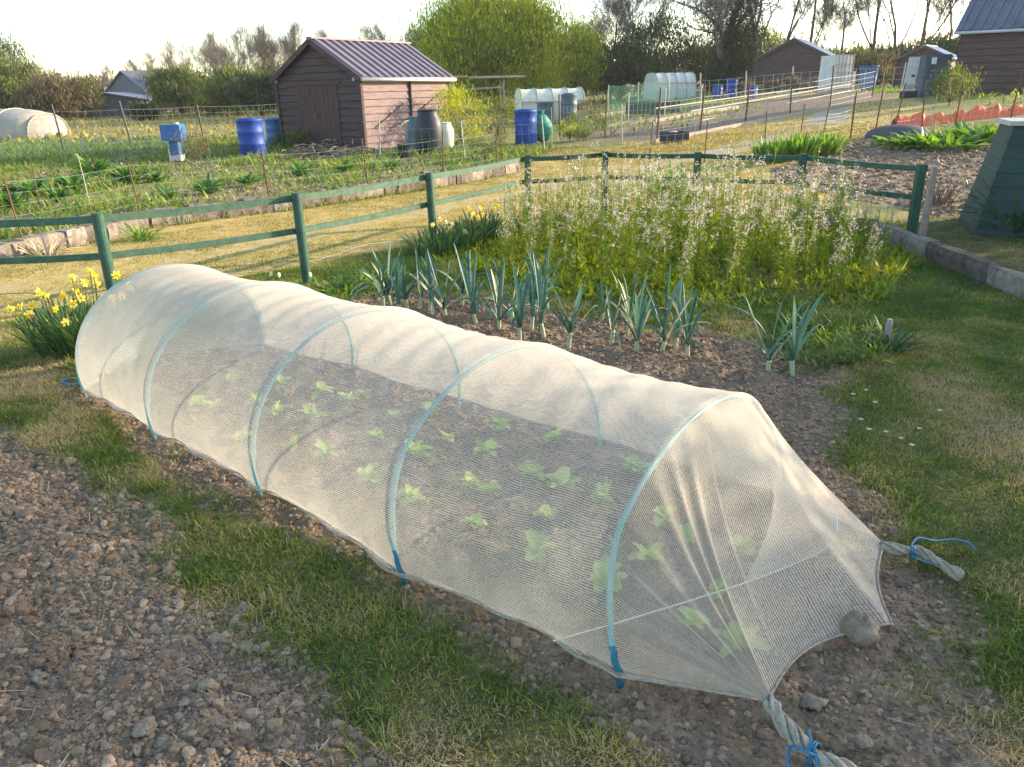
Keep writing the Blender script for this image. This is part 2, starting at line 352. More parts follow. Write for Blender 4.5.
kerb=[at(*p)[:2] for p in ((0,262),(70,247),(145,228),(225,217),(300,208),(360,199),(420,190),(470,181),(515,172))]
kerb=[np.array((-9.5,5.2)),np.array((-6.6,7.0))]+kerb
P_path=[(-14,3)]+[tuple(k) for k in kerb]+[(.7,18.6),(3.2,19.5),(9,21.8),(15,29.),(20,46),(14,46),(9.5,31),(6.8,24),(2.5,23.5),(2.6,23),(9,20),(5.6,12.5),(4,9.9),(-.2,10.2),(-.95,8.4),(-2.,6.7),(-3.6,5.5),(-14,-3)]
P_path=[(-14,3)]+[tuple(k) for k in kerb]+[(.6,18.3),(4.5,22.6),(9,28),(13,38),(17,60),(22,60),(17.5,36),(12.5,24),(8.2,16.8),(5.2,12.2),(4,9.9),(-.2,10.2),(-.95,8.4),(-2.,6.7),(-3.6,5.5),(-14,-3)]
G_lines=[[(-14,1),(-6,6),(-3.2,8.3),(-1.2,10.9),(.8,13.8),(4,16.4),(9,22.6),(13,32),(17.5,56)]]
P_rsoil=[tuple(atg(*p)[:2]) for p in ((790,185),(765,172),(845,143),(880,136),(960,134),(1023,134),(1023,160))]+[(9,9),(6.5,8.6),(5.0,9.2)]
P_rgrass=[(3.95,-2),(3.95,8.6),(5.3,9.3),(7,8),(7,-2)]
P_left=[(-30,14),(-26,30),(-9,30.5),(-1,26),(1.5,22.6),(.2,17)]+[(k[0]-.1,k[1]+.15) for k in kerb[::-1]]+[(-16,4)]
P_beds=[[atg(*p)[:2] for p in q] for q in ([(560,141),(655,141),(740,108),(740,100),(560,128)],[(655,143),(900,96),(900,90),(745,103),(655,118)],[(745,118),(850,98),(850,92),(745,107)],[(455,170),(505,158),(500,150),(330,152),(300,160)])]
BLEND=.07
def masks(x,y):
    nz=(fbm(x*2.2,y*2.2,3,4)-.5)
    nb=(fbm(x*.5,y*.5,9,4)-.5)
    def wt(P,s=BLEND,na=.28,k=1.0): return np.clip(.5+(poly_sd(P,x,y)+nz*na*k)/s*.5,0,1)
    soil=np.maximum(wt(P_bed,.12,.5),wt(P_tun,.14,.5))
    soil=np.maximum(soil,wt(P_flow,.3,.3)*.6)
    soil=np.maximum(soil,wt(P_rsoil,.2,.4))
    soil=np.maximum(soil,wt(P_left,.3,.3)*np.clip(.85+nb*3.4,0,1))
    for q in P_beds: soil=np.maximum(soil,wt(q,.3,.3))
    grass=wt(P_front_grass,.3,.2)
    grass=np.maximum(grass,wt(P_rgrass,.1,.1))
    path=wt(P_path,.4,.3)
    gr=np.zeros_like(x)
    for l in G_lines:
        d=np.full(x.shape,1e9)
        for (x0,y0),(x1,y1) in zip(l[:-1],l[1:]):
            ex,ey=x1-x0,y1-y0; t=np.clip(((x-x0)*ex+(y-y0)*ey)/(ex*ex+ey*ey),0,1); d=np.minimum(d,np.hypot(x-x0-t*ex,y-y0-t*ey))
        far=sst(13,20,y)
        for off,wd in ((0.0,.35),):
            gr=np.maximum(gr,np.clip(1-(d-.12-.3*far)/wd+nz*1.6,0,1)*(.42+.2*far))
    path_only=path*(1-np.clip(grass,0,1))
    return soil,grass,path,gr*np.clip(path_only,0,1)
def hfull(x,y,m=None):
    x=np.asarray(x,float);y=np.asarray(y,float)
    so,gr,pa,gv=m if m is not None else masks(x,y)
    near=1/(1+np.maximum(0,np.hypot(x,y)-7)*.12)
    z=h0(x,y)
    z=z+(fbm(x*1.1,y*1.1,21,3)-.5)*.05*sst(0,1,gr+so)*near
    c=fbm(x*13,y*13,31,4); z=z+so*((c-.5)*.045+(fbm(x*42,y*42,61,2)-.5)*.016+(fbm(x*4,y*4,41,3)-.5)*.07)*near
    z=z+gr*(1-so)*(fbm(x*9,y*9,51,3)-.5)*.02*near
    z=z+sst(0,.25,poly_sd(P_bed,x,y))*.03
    d=np.hypot(x-2.05,(y-4.35)*1.0); z=z+.06*np.exp(-(d/.28)**2)  # a heap of soil by the last leek
    return z-.02*so
def hg(x,y): return float(hfull(np.array([x]),np.array([y]))[0])
# ground sheet
def make_ground():
    r=np.concatenate([np.linspace(.05,1.1,24)[:-1],np.geomspace(1.1,12,560)[:-1],np.geomspace(12,380,200)])
    th=np.concatenate([np.linspace(R(-215),R(40),60)[:-1],np.linspace(R(40),R(140),440)])+0.0
    th=th[:-0] if False else th
    nr,nt_=len(r),len(th)
    X=r[:,None]*np.cos(th)[None,:]; Y=r[:,None]*np.sin(th)[None,:]
    # the ring closes: -215 deg == 145 deg, so join last column (140) to first (145)
    x=X.ravel();y=Y.ravel(); m=masks(x,y); z=hfull(x,y,m)
    v=np.stack([x,y,z],1); i=np.arange(nr-1)[:,None]*nt_; j=np.arange(nt_)[None,:]; j2=(j+1)%nt_
    q=np.stack([i+j,i+nt_+j,i+nt_+j2,i+j2],-1).reshape(-1,4)
    mb=MB(); mb.add(v,q); 
    o=mb.build('ground','ground',smooth=True)
    c=MB  # centre cap
    for nm,w in zip(('soil','grass','path','gravel'),m):
        a=o.data.attributes.new('w_'+nm,'FLOAT','POINT'); a.data.foreach_set('value',w.astype(np.float32))
    tag(o,kind='structure'); o['label']='ground of garden soil, lawn strips and a mown grass path'
    return o
make_ground()
# ------------------------------------------------------------------ clods
def ico(sub):
    t=(1+5**.5)/2
    v=[(-1,t,0),(1,t,0),(-1,-t,0),(1,-t,0),(0,-1,t),(0,1,t),(0,-1,-t),(0,1,-t),(t,0,-1),(t,0,1),(-t,0,-1),(-t,0,1)]
    f=[(0,11,5),(0,5,1),(0,1,7),(0,7,10),(0,10,11),(1,5,9),(5,11,4),(11,10,2),(10,7,6),(7,1,8),(3,9,4),(3,4,2),(3,2,6),(3,6,8),(3,8,9),(4,9,5),(2,4,11),(6,2,10),(8,6,7),(9,8,1)]
    v=[np.array(p)/math.sqrt(1+t*t) for p in v]
    for _ in range(sub):
        c={};nf=[]
        def mid(a,b):
            k=(min(a,b),max(a,b))
            if k not in c: p=v[a]+v[b]; v.append(p/np.linalg.norm(p)); c[k]=len(v)-1
            return c[k]
        for a,b,d in f:
            x,y,z=mid(a,b),mid(b,d),mid(d,a); nf+=[(a,x,z),(b,y,x),(d,z,y),(x,y,z)]
        f=nf
    return np.array(v),np.array(f)
ICO={s:ico(s) for s in (0,1,2)}
def rock(seed,sub=2,amp=.3):
    v,f=ICO[sub]; g=np.random.default_rng(seed)
    k=g.normal(size=(5,3))*1.7; ph=g.uniform(0,6,5)
    d=1+amp*sum(np.sin(v@k[i]+ph[i]) for i in range(5))/3+g.normal(0,.0 if amp<.4 else .12,len(v))
    return v*d[:,None],f
def clods(mb,pts,size,sub,seed):
    g=np.random.default_rng(seed); n=len(pts)
    var=[rock(seed*10+i,sub,.42) for i in range(12)]
    which=g.integers(0,12,n)
    for k in range(12):
        ix=np.where(which==k)[0]
        if not len(ix): continue
        v,f=var[k]; m=len(ix)
        a=g.uniform(0,2*PI,m); s=size[ix][:,None]*np.stack([g.uniform(.8,1.3,m),g.uniform(.75,1.2,m),g.uniform(.55,.95,m)],1)
        vv=v[None]*s[:,None,:]; ca,sa=np.cos(a)[:,None],np.sin(a)[:,None]
        x=vv[...,0]*ca-vv[...,1]*sa; y=vv[...,0]*sa+vv[...,1]*ca
        V=np.stack([x,y,vv[...,2]],-1)+pts[ix][:,None,:]+np.array([0,0,1])*(size[ix]*g.uniform(-.35,.3,m))[:,None,None]
        Fi=(f[None]+(np.arange(m)*len(v))[:,None,None]).reshape(-1,3)
        mb.add(V.reshape(-1,3),Fi,np.repeat(g.uniform(-.1,.6,m),len(v)))
def sample(P,n,seed,marg=0.0,extra=None):
    g=np.random.default_rng(seed); P=np.array([p[:2] for p in P]); lo,hi=P.min(0),P.max(0)
    x=g.uniform(lo[0],hi[0],n); y=g.uniform(lo[1],hi[1],n); k=poly_sd(P,x,y)>marg
    return x[k],y[k]
def inview(x,y,m=230):
    d=np.array(y)*math.cos(PITCH)+CH*math.sin(PITCH); a=np.array(x)/np.maximum(d,.05)
    up=np.array(y)*math.sin(PITCH)-CH*math.cos(PITCH); b=up/np.maximum(d,.05)
    return (np.abs(a)*F<512+m)&(b*F>-384-m)&(d>0)
mb=MB()
def clod_area(P,dens,smin,smax,seed,sub,pw=2.2,thr=.45):
    P_=np.array([p[:2] for p in P]); A=np.prod(P_.max(0)-P_.min(0)); x,y=sample(P,int(A*dens),seed,-.12)
    k=inview(x,y); x,y=x[k],y[k]; m=masks(x,y); k=m[0]>thr; x,y=x[k],y[k]
    z=hfull(x,y); g=np.random.default_rng(seed+1); s=smin+(smax-smin)*g.uniform(0,1,len(x))**pw
    clods(mb,np.stack([x,y,z],1),s,sub,seed+2); return len(x)
n1=clod_area(P_bed,2300,.004,.014,11,1,1.8); n2=clod_area(P_bed,430,.010,.025,12,1,2.6); n3=clod_area(P_bed,15000,.002,.007,13,0,1.5)
clod_area(P_tun,1900,.004,.012,14,1,2); clod_area(P_tun,110,.010,.020,15,1,3); clod_area(P_tun,6500,.002,.006,16,0)
clod_area(P_flow,250,.01,.025,17,0)
clod_area(P_rsoil,120,.02,.06,18,0); 
tag(mb.build('soil_clods','clod'),'crumbly grey-brown clods lying over the dug soil','soil clods',kind='stuff')
# left garden clumps of soil, farther
mb=MB(); clod_area(P_left,26,.02,.06,19,0,2,.4)
tag(mb.build('garden_clods','clod'),'clods on the dug plots beyond the grass path','soil clods',kind='stuff')
# ------------------------------------------------------------------ grass
def grass_field(P,dens,seed,hmin,hmax,wid,name,mat,label,thr_soil=.45,nseg=2,edge=True,tmul=1.0,toff=0.0,clump=.6,need=1,maxn=10**9):
    P_=np.array([p[:2] for p in P]); A=np.prod(P_.max(0)-P_.min(0)); x,y=sample(P,int(min(A*dens,maxn)),seed)
    k=inview(x,y); x,y=x[k],y[k]; m=masks(x,y); g=np.random.default_rng(seed+5)
    cl=fbm(x*5,y*5,seed,3); patch=fbm(x*2.1,y*2.1,seed+3,4)
    k=(m[0]+g.uniform(-.5,.4,len(x))<thr_soil)&(g.uniform(0,1,len(x))<np.clip((cl-.2)*4,.65,1)); 
    if need==2: k&=(m[3]<g.uniform(.05,.5,len(x)))
    x,y,cl,patch=x[k],y[k],cl[k],patch[k]; n=len(x); z=hfull(x,y)-.004
    # longer grass at the border of the soil
    hh=hmin+(hmax-hmin)*g.uniform(0,1,n)**1.8*(.5+clump*cl*1.4)
    if edge:
        s=masks(x,y)[0]; hh=hh*(1+.35*(s>.02))
    t=np.clip((g.beta(1.6,3.2,n)+(patch-.5)*2.0)*tmul+toff,0,1)
    v,q,tt=strips(np.stack([x,y,z],1),g.uniform(0,2*PI,n),g.uniform(.5,1.45,n),hh,g.uniform(.1,1.5,n),wid*g.uniform(.6,1.4,n),nseg,0,'blade',t,g.uniform(-.8,.8,n))
    b=MB(); b.add(v,q,tt); o=b.build(name,mat); tag(o,label,'grass',kind='stuff'); return n
vis=[(-4.2,5.9),(-3.4,5.8),(-.9,8.3),(-.3,9.0),(3.9,9.0),(3.95,3.6),(2.2,.9),(-2,.9),(-4.5,4.2)]
ng=grass_field([(-4.6,5.6),(0,5.6),(4,5.2),(3.95,3.3),(2.6,.55),(-2.2,.55),(-4.6,4)],34000,31,.012,.043,.0034,'lawn_grass','grass','short worn lawn grass between the dug bed and the netted tunnel',tmul=1.2,toff=.2)
ng2=grass_field([(-4.2,5.5),(3.95,5.2),(3.95,9.2),(-.5,9.6),(-1.2,8.4)],11000,33,.02,.06,.005,'rear_lawn_grass','grass','rough green grass around the leek bed and flower strip',tmul=.9)
ngr=grass_field([(3.98,4.2),(7.5,5),(7.5,9),(5.5,9.3),(3.98,8.6)],1500,35,.02,.06,.006,'terrace_grass','grass','shaded grass above the low concrete wall',tmul=.8,thr_soil=.3)
ng3=grass_field([(-9,5.4),(-4.2,5.6),(-3.4,5.4),(-2,6.6),(-.9,8.3),(-.2,10),(4,9.6),(6.2,13),(9.5,18.5),(6,22),(.6,18),(-1.5,13.4),(-3,11.6),(-5.4,8.2)],2600,37,.014,.045,.007,'path_grass','path_grass','yellowed mown grass on the path between the gardens',need=2,edge=False,maxn=900000)
grass_field([(4,16),(.6,18.5),(4.5,22.6),(9,28),(17,60),(22,60),(12.5,24),(8.2,16.8)],60,39,.03,.09,.03,'far_path_grass','path_grass','far stretch of mown grass path beyond the plots',need=2,edge=False)

def farcover(P,dens,seed,Lr,Wr,name,mat,label,tb=(1.5,2),rnd=.4,cat='weeds',frac=None,leaf='leaf'):
    P_=np.array([p[:2] for p in P]); A=np.prod(P_.max(0)-P_.min(0)); x,y=sample(P,int(A*dens),seed); k=inview(x,y); x,y=x[k],y[k]
    g=np.random.default_rng(seed); c=fbm(x*.9,y*.9,seed,3); k=g.uniform(0,1,len(x))<np.clip((c-.36)*5,.3,1); x,y,c=x[k],y[k],c[k]; n=len(x)
    if n==0: return
    b=MB(); v,q,t=strips(np.stack([x,y,hfull(x,y)],1),g.uniform(0,2*PI,n),g.uniform(.3,1.4,n),g.uniform(*Lr,n)*(c+.5),g.uniform(.2,1.4,n),g.uniform(*Wr,n),2,0,leaf,np.clip(g.beta(*tb,n)+(c-.5)*rnd,0,1))
    b.add(v,q,t); tag(b.build(name,mat),label,cat,kind='stuff'); return n
print('cover',farcover(P_left,330,51,(.06,.22),(.012,.04),'garden_weeds','weed','mixed green weeds spread over the left garden'))
farcover([(-60,100),(-90,60),(-60,20),(-50,30),(-27,22),(-26,31),(-9,31),(0,28),(8,60),(8,110)],9,53,(.1,.35),(.05,.12),'meadow_grass','path_grass','rough meadow grass in front of the far hedge',tb=(2,3),cat='grass',leaf='blade')
farcover([(-28,20),(-28,34),(-8,34),(-8,27)],40,54,(.1,.3),(.03,.07),'plot_edge_grass','weed','blue-green grass along the back of the left garden',tb=(1,3),cat='grass',leaf='blade')
farcover([(1,26),(2,60),(17,62),(10,31),(5,24)],22,55,(.08,.3),(.03,.09),'middle_plot_weeds','weed','green weeds among the middle plots')
farcover([(15,26),(20,60),(45,60),(30,22),(12,20)],18,57,(.08,.3),(.03,.09),'right_plot_weeds','weed','weeds and grass around the right sheds')
farcover(P_flow,2400,59,(.03,.12),(.012,.03),'flower_bed_undergrowth','rocket','low yellow-green undergrowth below the flowering plants',tb=(1.6,2.4))
farcover(px2w([(770,372),(880,372),(890,322),(780,322)]),2600,60,(.04,.13),(.006,.02),'tangled_weeds','weed','tangled low grey-green weeds right of the leeks',tb=(1,3))
farcover([(4.8,9.8),(6,12),(9,16.4),(16,17),(12,7),(6.4,6.6)],70,61,(.03,.12),(.01,.03),'dry_plot_weeds','straw','dry straw and stubble on the right plot',tb=(2,2))
for nm_,off_ in (('top',.12),('foot',-.16)):
    kp=[(k[0],k[1]) for k in kerb[1:]]; PK=[(a_-.05,b_+off_+.1) for a_,b_ in kp]+[(a_+.05,b_+off_-.08) for a_,b_ in kp[::-1]]
    farcover(PK,900,63 if off_>0 else 64,(.05,.16),(.008,.02),'kerb_weeds','weed','green weeds and grass growing along the %s of the kerb wall'%nm_,tb=(2,2),cat='weeds',leaf='blade')
PF=[(a_,b_) for a_,b_ in ((-3.6,5.55),(-2.0,6.6),(-.95,8.1),(-.75,8.4),(-1.9,6.95),(-3.6,5.85))]
farcover(PF,900,65,(.05,.15),(.006,.014),'fence_foot_grass','grass','longer grass left standing along the foot of the green fence',tb=(2,2.5),cat='grass',leaf='blade')
farcover([tuple(atg(*p)[:2]) for p in ((500,176),(530,160),(700,150),(900,140),(880,122),(760,124),(640,143),(560,147),(540,150))],260,66,(.03,.1),(.012,.03),'plot_path_grass','path_grass','yellowed grass on the path behind the back fence',tb=(2,2.5),cat='grass',leaf='blade')
farcover([tuple(atg(*p)[:2]) for p in ((900,140),(1024,134),(1024,112),(905,118))],60,67,(.05,.15),(.02,.04),'sheds_front_grass','path_grass','short grass before the right shed',tb=(2,2.5),cat='grass',leaf='blade')
# straw bits on the soil
g=np.random.default_rng(5); x,y=sample(P_bed,1300,5); k=inview(x,y); x,y=x[k][:240],y[k][:240]; x2,y2=sample(P_tun,900,6); x=np.r_[x,x2[:260]]; y=np.r_[y,y2[:260]]; n=len(x)
b=MB(); v,q,t=strips(np.stack([x,y,hfull(x,y)+.016],1),g.uniform(0,6.28,n),g.uniform(-.12,.3,n),g.uniform(.02,.1,n),g.uniform(-.3,.3,n),g.uniform(.002,.0035,n),3,0,'strap',g.uniform(0,1,n)); b.add(v,q,t)
tag(b.build('dry_straw','straw'),'thin dry straw stalks scattered on the soil','straw',kind='stuff')
# ------------------------------------------------------------------ net tunnel
A=[at(88,392)[:2],at(158,434)[:2],at(264,490)[:2],at(408,576)[:2],at(624,674)[:2]]
Bp=[at(262,347)[:2],at(352,370)[:2],at(459,403)[:2],at(600,443)[:2],at(785,500)[:2]]
HH=[.645,.65,.65,.625,.60]; LEAN=[0,0,.02,.09,.095]
AX=(A[4]-A[0])/np.linalg.norm(A[4]-A[0]); TH0=R(15)
K1=np.array([*at(768,712)[:2],.035]); K2=np.array([*at(882,556)[:2],.05]); KP=np.array([*at(892,632)[:2],.02])
def arch(Aa,Bb,h,v,grow=0.0,lean=0.0):
    t=-TH0+(PI+2*TH0)*v; cx=math.cos(t)/math.cos(TH0); z=(math.sin(t)+math.sin(TH0))/(1+math.sin(TH0))
    Mx=(Aa+Bb)/2; H=(Aa-Bb)/2; Ln=np.linalg.norm(H); H=H*(1+grow/Ln)
    l=lean*min(1,max(z,0)*1.5)
    return np.array([Mx[0]+H[0]*cx-AX[0]*l,Mx[1]+H[1]*cx-AX[1]*l,(h+grow)*max(z,0)])
def lerpA(k):
    i=min(int(k),3); f=k-i; w=math.sin(PI*f)
    a=A[i]*(1-f)+A[i+1]*f; b_=Bp[i]*(1-f)+Bp[i+1]*f; h=HH[i]*(1-f)+HH[i+1]*f
    d=(b_-a)/np.linalg.norm(b_-a); a=a+d*.022*w; b_=b_-d*.022*w; return a,b_,h-.032*w**.8,w,LEAN[i]*(1-f)+LEAN[i+1]*f
NV=150; SK=7
def section(k):
    a,b_,h,w,ln=lerpA(k); d=(a-b_)/np.linalg.norm(a-b_); pts=[]
    for j in range(NV+1):
        v=j/NV; p=arch(a,b_,h,v,.012,ln)
        wr=.0035*math.sin(k*37+v*23)*w+.0015*w*math.sin(v*50+k*3)*abs(math.cos(PI*v))**2
        p=p+np.array([0,0,wr]); pts.append(p)
    sk=[]
    wob=.016+.012*math.sin(k*5.1)+.01*math.sin(k*13+1)
    for j in range(SK,0,-1):
        q=a+d*(.012+wob*j/SK); sk.append(np.array([q[0],q[1],max(.012,.02+.012*math.sin(k*21+j))]))
    sk2=[]
    for j in range(1,SK+1):
        q=b_-d*(.012+wob*j/SK); sk2.append(np.array([q[0],q[1],.02]))
    for p in pts: p[2]=max(p[2],.018)
    return np.array(sk+pts+sk2)
NT=NV+1+2*SK
rows=[];us=[]
axis=(A[4]-A[0])/np.linalg.norm(A[4]-A[0])
# far closure
s0=section(0.0); Kf=np.array([*(.6*A[0]+.4*Bp[0]-axis*.34),.03])
for s in np.linspace(1,0.04,12):
    e=s; f=1-(1-e)**1.0
    p=s0*(1-e)+Kf*e; p[:,2]=s0[:,2]*(1-e)**.8+.03*e; rows.append(p); us.append(-.75*e)
for k in np.linspace(0,4,161): rows.append(section(k)); us.append(k*.95)
S4=section(4.0)
vv=np.linspace(0,1,NT)
E_=np.zeros((NT,3))
for j,v in enumerate(vv):
    if v<.46: E_[j]=K1+np.array([.0,.0,.05*v])
    elif v<.62: f=(v-.46)/.16; E_[j]=K1*(1-f)+KP*f+np.array([-.05,.05,0])*math.sin(PI*f)+np.array([0,0,.01])
    elif v<.78: f=(v-.62)/.16; E_[j]=KP*(1-f)+K2*f+np.array([-.035,.0,.0])*math.sin(PI*f)
    else: E_[j]=K2+np.array([0,0,.01*(v-.78)])
L4=np.linalg.norm(S4-E_,axis=1)
nse=60
out=(S4-S4.mean(0)); 
for s in np.linspace(1/nse,1,nse):
    P=S4*(1-s)+E_*s
    P[:,2]+=-.02*math.sin(PI*s)**1.0*np.sin(PI*vv)**2; P[:,:2]-=(axis*.045*math.sin(PI*s))[None,:]*(np.sin(PI*vv)**2)[:,None]
    # sag of the cloth at the ends and pleats that run to the knots
    am=.015*math.sin(PI*min(s*1.02,1))**.7
    ple=np.where(vv<.5,np.abs(np.sin(vv*2*PI*9+1.0+.6*np.sin(vv*31)))**3,np.where(vv>.66,.5*np.abs(np.sin(vv*2*PI*9))**3,.0))
    nrm=np.stack([np.full(NT,.25),-np.full(NT,.45),np.full(NT,.6)],1)
    side=np.where(vv[:,None]<.6,nrm,np.array([[.5,.3,.5]]))
    P=P+side*(am*ple)[:,None]
    P[:,2]=np.maximum(P[:,2],.014); rows.append(P); us.append(3.8+s*.85)
rows=np.array(rows); nu=len(rows)
arc=np.concatenate([[0],np.cumsum(np.linalg.norm(np.diff(section(2.0),axis=0),axis=1))])
UV=np.stack([np.repeat(np.array(us),NT),np.tile(arc,nu)],1)
i=np.arange(nu-1)[:,None]*NT; j=np.arange(NT-1)[None,:]
q=np.stack([i+j,i+j+1,i+NT+j+1,i+NT+j],-1).reshape(-1,4)
tun=thing('netted_tunnel','long low tunnel of white insect net stretched over pale blue hoops','garden tunnel',(float(A[2][0]),float(A[2][1]),0))
TL=np.array(tun.location)
net=MB().add(rows.reshape(-1,3)-TL,q).build('net_cover','net',tun,True,uv=UV)
# hems: thicker edge of the net along the ground
def hem(idx,name='hem'):
    p=rows[:,idx]-TL; b=MB(); b.tube(p+np.array([0,0,.002]),.0045,5); return b.build(name,'rope_net',tun,True)
hem(0); hem(NT-1)
eh=MB(); eh.tube(E_[int(NT*.45):int(NT*.8)]-TL+np.array([0,0,.004]),.004,5); eh.build('hem','rope_net',tun,True)
# inner fold of the net at the near end, ending in a cord
cord=[at(553,641,.02),at(620,622,.03),at(692,600,.03),at(745,583,.03),at(785,568,.04),at(815,555,.06),at(832,545,.09),at(838,532,.13),at(836,515,.18)]
def interp(pts,n):
    P=np.array(pts,float); d=np.r_[0,np.cumsum(np.linalg.norm(np.diff(P,axis=0),axis=1))]; t=np.linspace(0,d[-1],n)
    w=np.stack([np.interp(t,d,P[:,k]) for k in range(3)],1)
    for _ in range(2): w[1:-1]=(w[:-2]+2*w[1:-1]+w[2:])/4
    return w
cw=interp(cord,60)
MB().tube(cw-TL,.0025,5).build('inner_cord','pot_white',tun,True)
c1=np.array([arch(A[4],Bp[4],HH[4]-.03,v,0,LEAN[4]) for v in np.linspace(.96,.5,60)]); c2=interp(cord[3:],60)
ff=[c1*(1-s)+c2*s+np.array([0,0,-.03*math.sin(PI*s)]) for s in np.linspace(0,1,24)]; ff=np.array(ff)
i=np.arange(23)[:,None]*60; j=np.arange(59)[None,:]; q2=np.stack([i+j,i+j+1,i+60+j+1,i+60+j],-1).reshape(-1,4)
uvf=np.stack([np.repeat(np.linspace(0,.5,24),60),np.tile(np.linspace(0,.7,60),24)],1)
MB().add(ff.reshape(-1,3)-TL,q2).build('inner_fold','net_fold',tun,True,uv=uvf)
# hoops
for k in range(5):
    vs=np.linspace(0,1,80); P=np.array([arch(A[k],Bp[k],HH[k],v,-.004+.02*(max(0,.10-v)/.10)**.6,LEAN[k]) for v in vs]); P[0,2]=-.05; P[-1,2]=-.05
    b=MB(); b.tube(P-TL,.0085,10,cap=True); hp=b.build('hoop','hoop',tun,True)
    if k>2:
        b=MB(); m=P[:6].copy(); m[:,0]+= .003*np.sin(np.arange(6)*1.9); b.tube(m-TL,.011,8); b.build('ground_sleeve','hoop_foot',hp,True)
# gathered tails with string
def tail(pts,rad,seed):
    P=interp(pts,46); g=np.random.default_rng(seed); s=np.linspace(0,1,46)
    r=rad*(.75+.35*np.abs(np.sin(s*7+seed))+.06*g.uniform(-1,1,46)); r[0]*=.6; r[-1]*=.5; b=MB()
    T=np.gradient(P,axis=0); T/=np.linalg.norm(T,axis=1)[:,None]; u_=np.cross(T,[0,0,1.]); u_/=np.linalg.norm(u_,axis=1)[:,None]; w_=np.cross(T,u_)
    for o in range(13):
        a=s*8+o*2*PI/13; k_=.72+.22*math.sin(o*2.3); off=(np.cos(a)[:,None]*u_+np.sin(a)[:,None]*w_)*(r*k_)[:,None]; b.tube(P+off-TL,r*g.uniform(.2,.34)*(1+.15*np.sin(s*30+o)),7)
    b.tube(P-TL,r*.7,8)
    return b.build('gathered_end','rope_net',tun,True)
K1b=at(800,742,.03);K1c=at(822,762,.03);K1d=at(856,775,.02)
t1=tail([K1,at(783,722,.045),K1b,K1c,K1d],.020,2)
t2=tail([K2+np.array([-.02,-.01,0]),at(900,550,.045),at(918,551,.03),at(938,562,.03),at(962,577,.02)],.017,4)
def string(pts,r=.0032,par=None):
    b=MB(); b.tube(interp(pts,40)-TL,r,6); return b.build('string','blue_string',par,True)
def loopring(c,ax,r,par):
    ax=np.array(ax,float);ax/=np.linalg.norm(ax);u=np.cross(ax,[0,0,1.]);u/=np.linalg.norm(u);w=np.cross(ax,u); th=np.linspace(0,2*PI*2.6,60)
    P=np.array(c)+np.outer(np.cos(th),u)*r+np.outer(np.sin(th),w)*r+np.outer(np.linspace(-.008,.008,60),ax); b=MB(); b.tube(P-TL,.0032,5); b.build('string','blue_string',par,True)
loopring(K1,(.5,-.4,0),.019,t1); loopring(K1b*.4+K1c*.6,(.5,-.4,0),.028,t1)
string([at(803,750,.05),at(790,745,.02),at(787,760,.02),at(790,775,.02)],.004,t1); string([at(806,752,.06),at(811,742,.09),at(809,730,.1)],.004,t1); string([at(806,752,.06),at(818,756,.05),at(815,775,.02)],.004,t1)
loopring(at(912,552,.035),(.6,-.1,0),.018,t2)
string([at(912,552,.05),at(911,545,.07),at(918,537,.06),at(935,541,.03),at(955,539,.03),at(970,543,.03),at(976,550,.02)],.0035,t2)
string([at(912,556,.04),at(925,562,.03),at(940,566,.03)],.003,t2)
string([at(78,380,.02),at(70,378,.04),at(62,382,.02),at(70,385,.03),at(80,383,.03)],.006,tun)
# stone lying on the hem
v,f=rock(91,2,.45); o=MB().add(v*np.array([.046,.04,.052]),f).build('stone','stone',smooth=True,loc=tuple(at(862,628,.05))); tag(o,'rounded tan stone weighing down the near end of the net','stone')
# cabbages inside
cab=[(603,484),(664,503),(688,523),(538,536),(474,511),(604,566),(694,602),(745,534),(365,462),(412,487),(487,440),(533,459),(447,424),(393,405),(348,392),(325,443),(291,437),(196,391),(255,390),(322,385),(545,500),(742,628),(231,372),(282,380),(365,385),(490,475),(276,405),(215,400),(240,425),(310,410),(375,425),(430,400),(415,440),(470,470),(560,470),(500,415),(640,455),(555,430),(650,545),(720,570)]
cab=sorted(cab)
for i,(a,b_) in enumerate(cab):
    p=at(a,b_+3,.045); g=np.random.default_rng(200+i); n=int(g.integers(8,13)); sz=g.uniform(.5,.9)
    z0=hg(p[0],p[1]); t=thing('cabbage_plant','young pale green cabbage plant under the net, %s from the left'%ORD[i],'cabbage',(p[0],p[1],z0),group='cabbage plants inside the netted tunnel')
    az=np.arange(n)*2.4+g.uniform(0,6); m=MB(); m.add(*strips(np.tile([0,0,.02],(n,1)),az,g.uniform(.25,1.35,n),g.uniform(.055,.12,n)*sz,g.uniform(.3,1.5,n),g.uniform(.045,.08,n)*sz,7,.2,'petal',g.uniform(.2,1,n),g.uniform(-.4,.4,n)))
    m.build('leaves','cabbage',t,True); MB().tube([(0,0,-.02),(0,0,.03)],.005,6,.5).build('stem','shank',t)
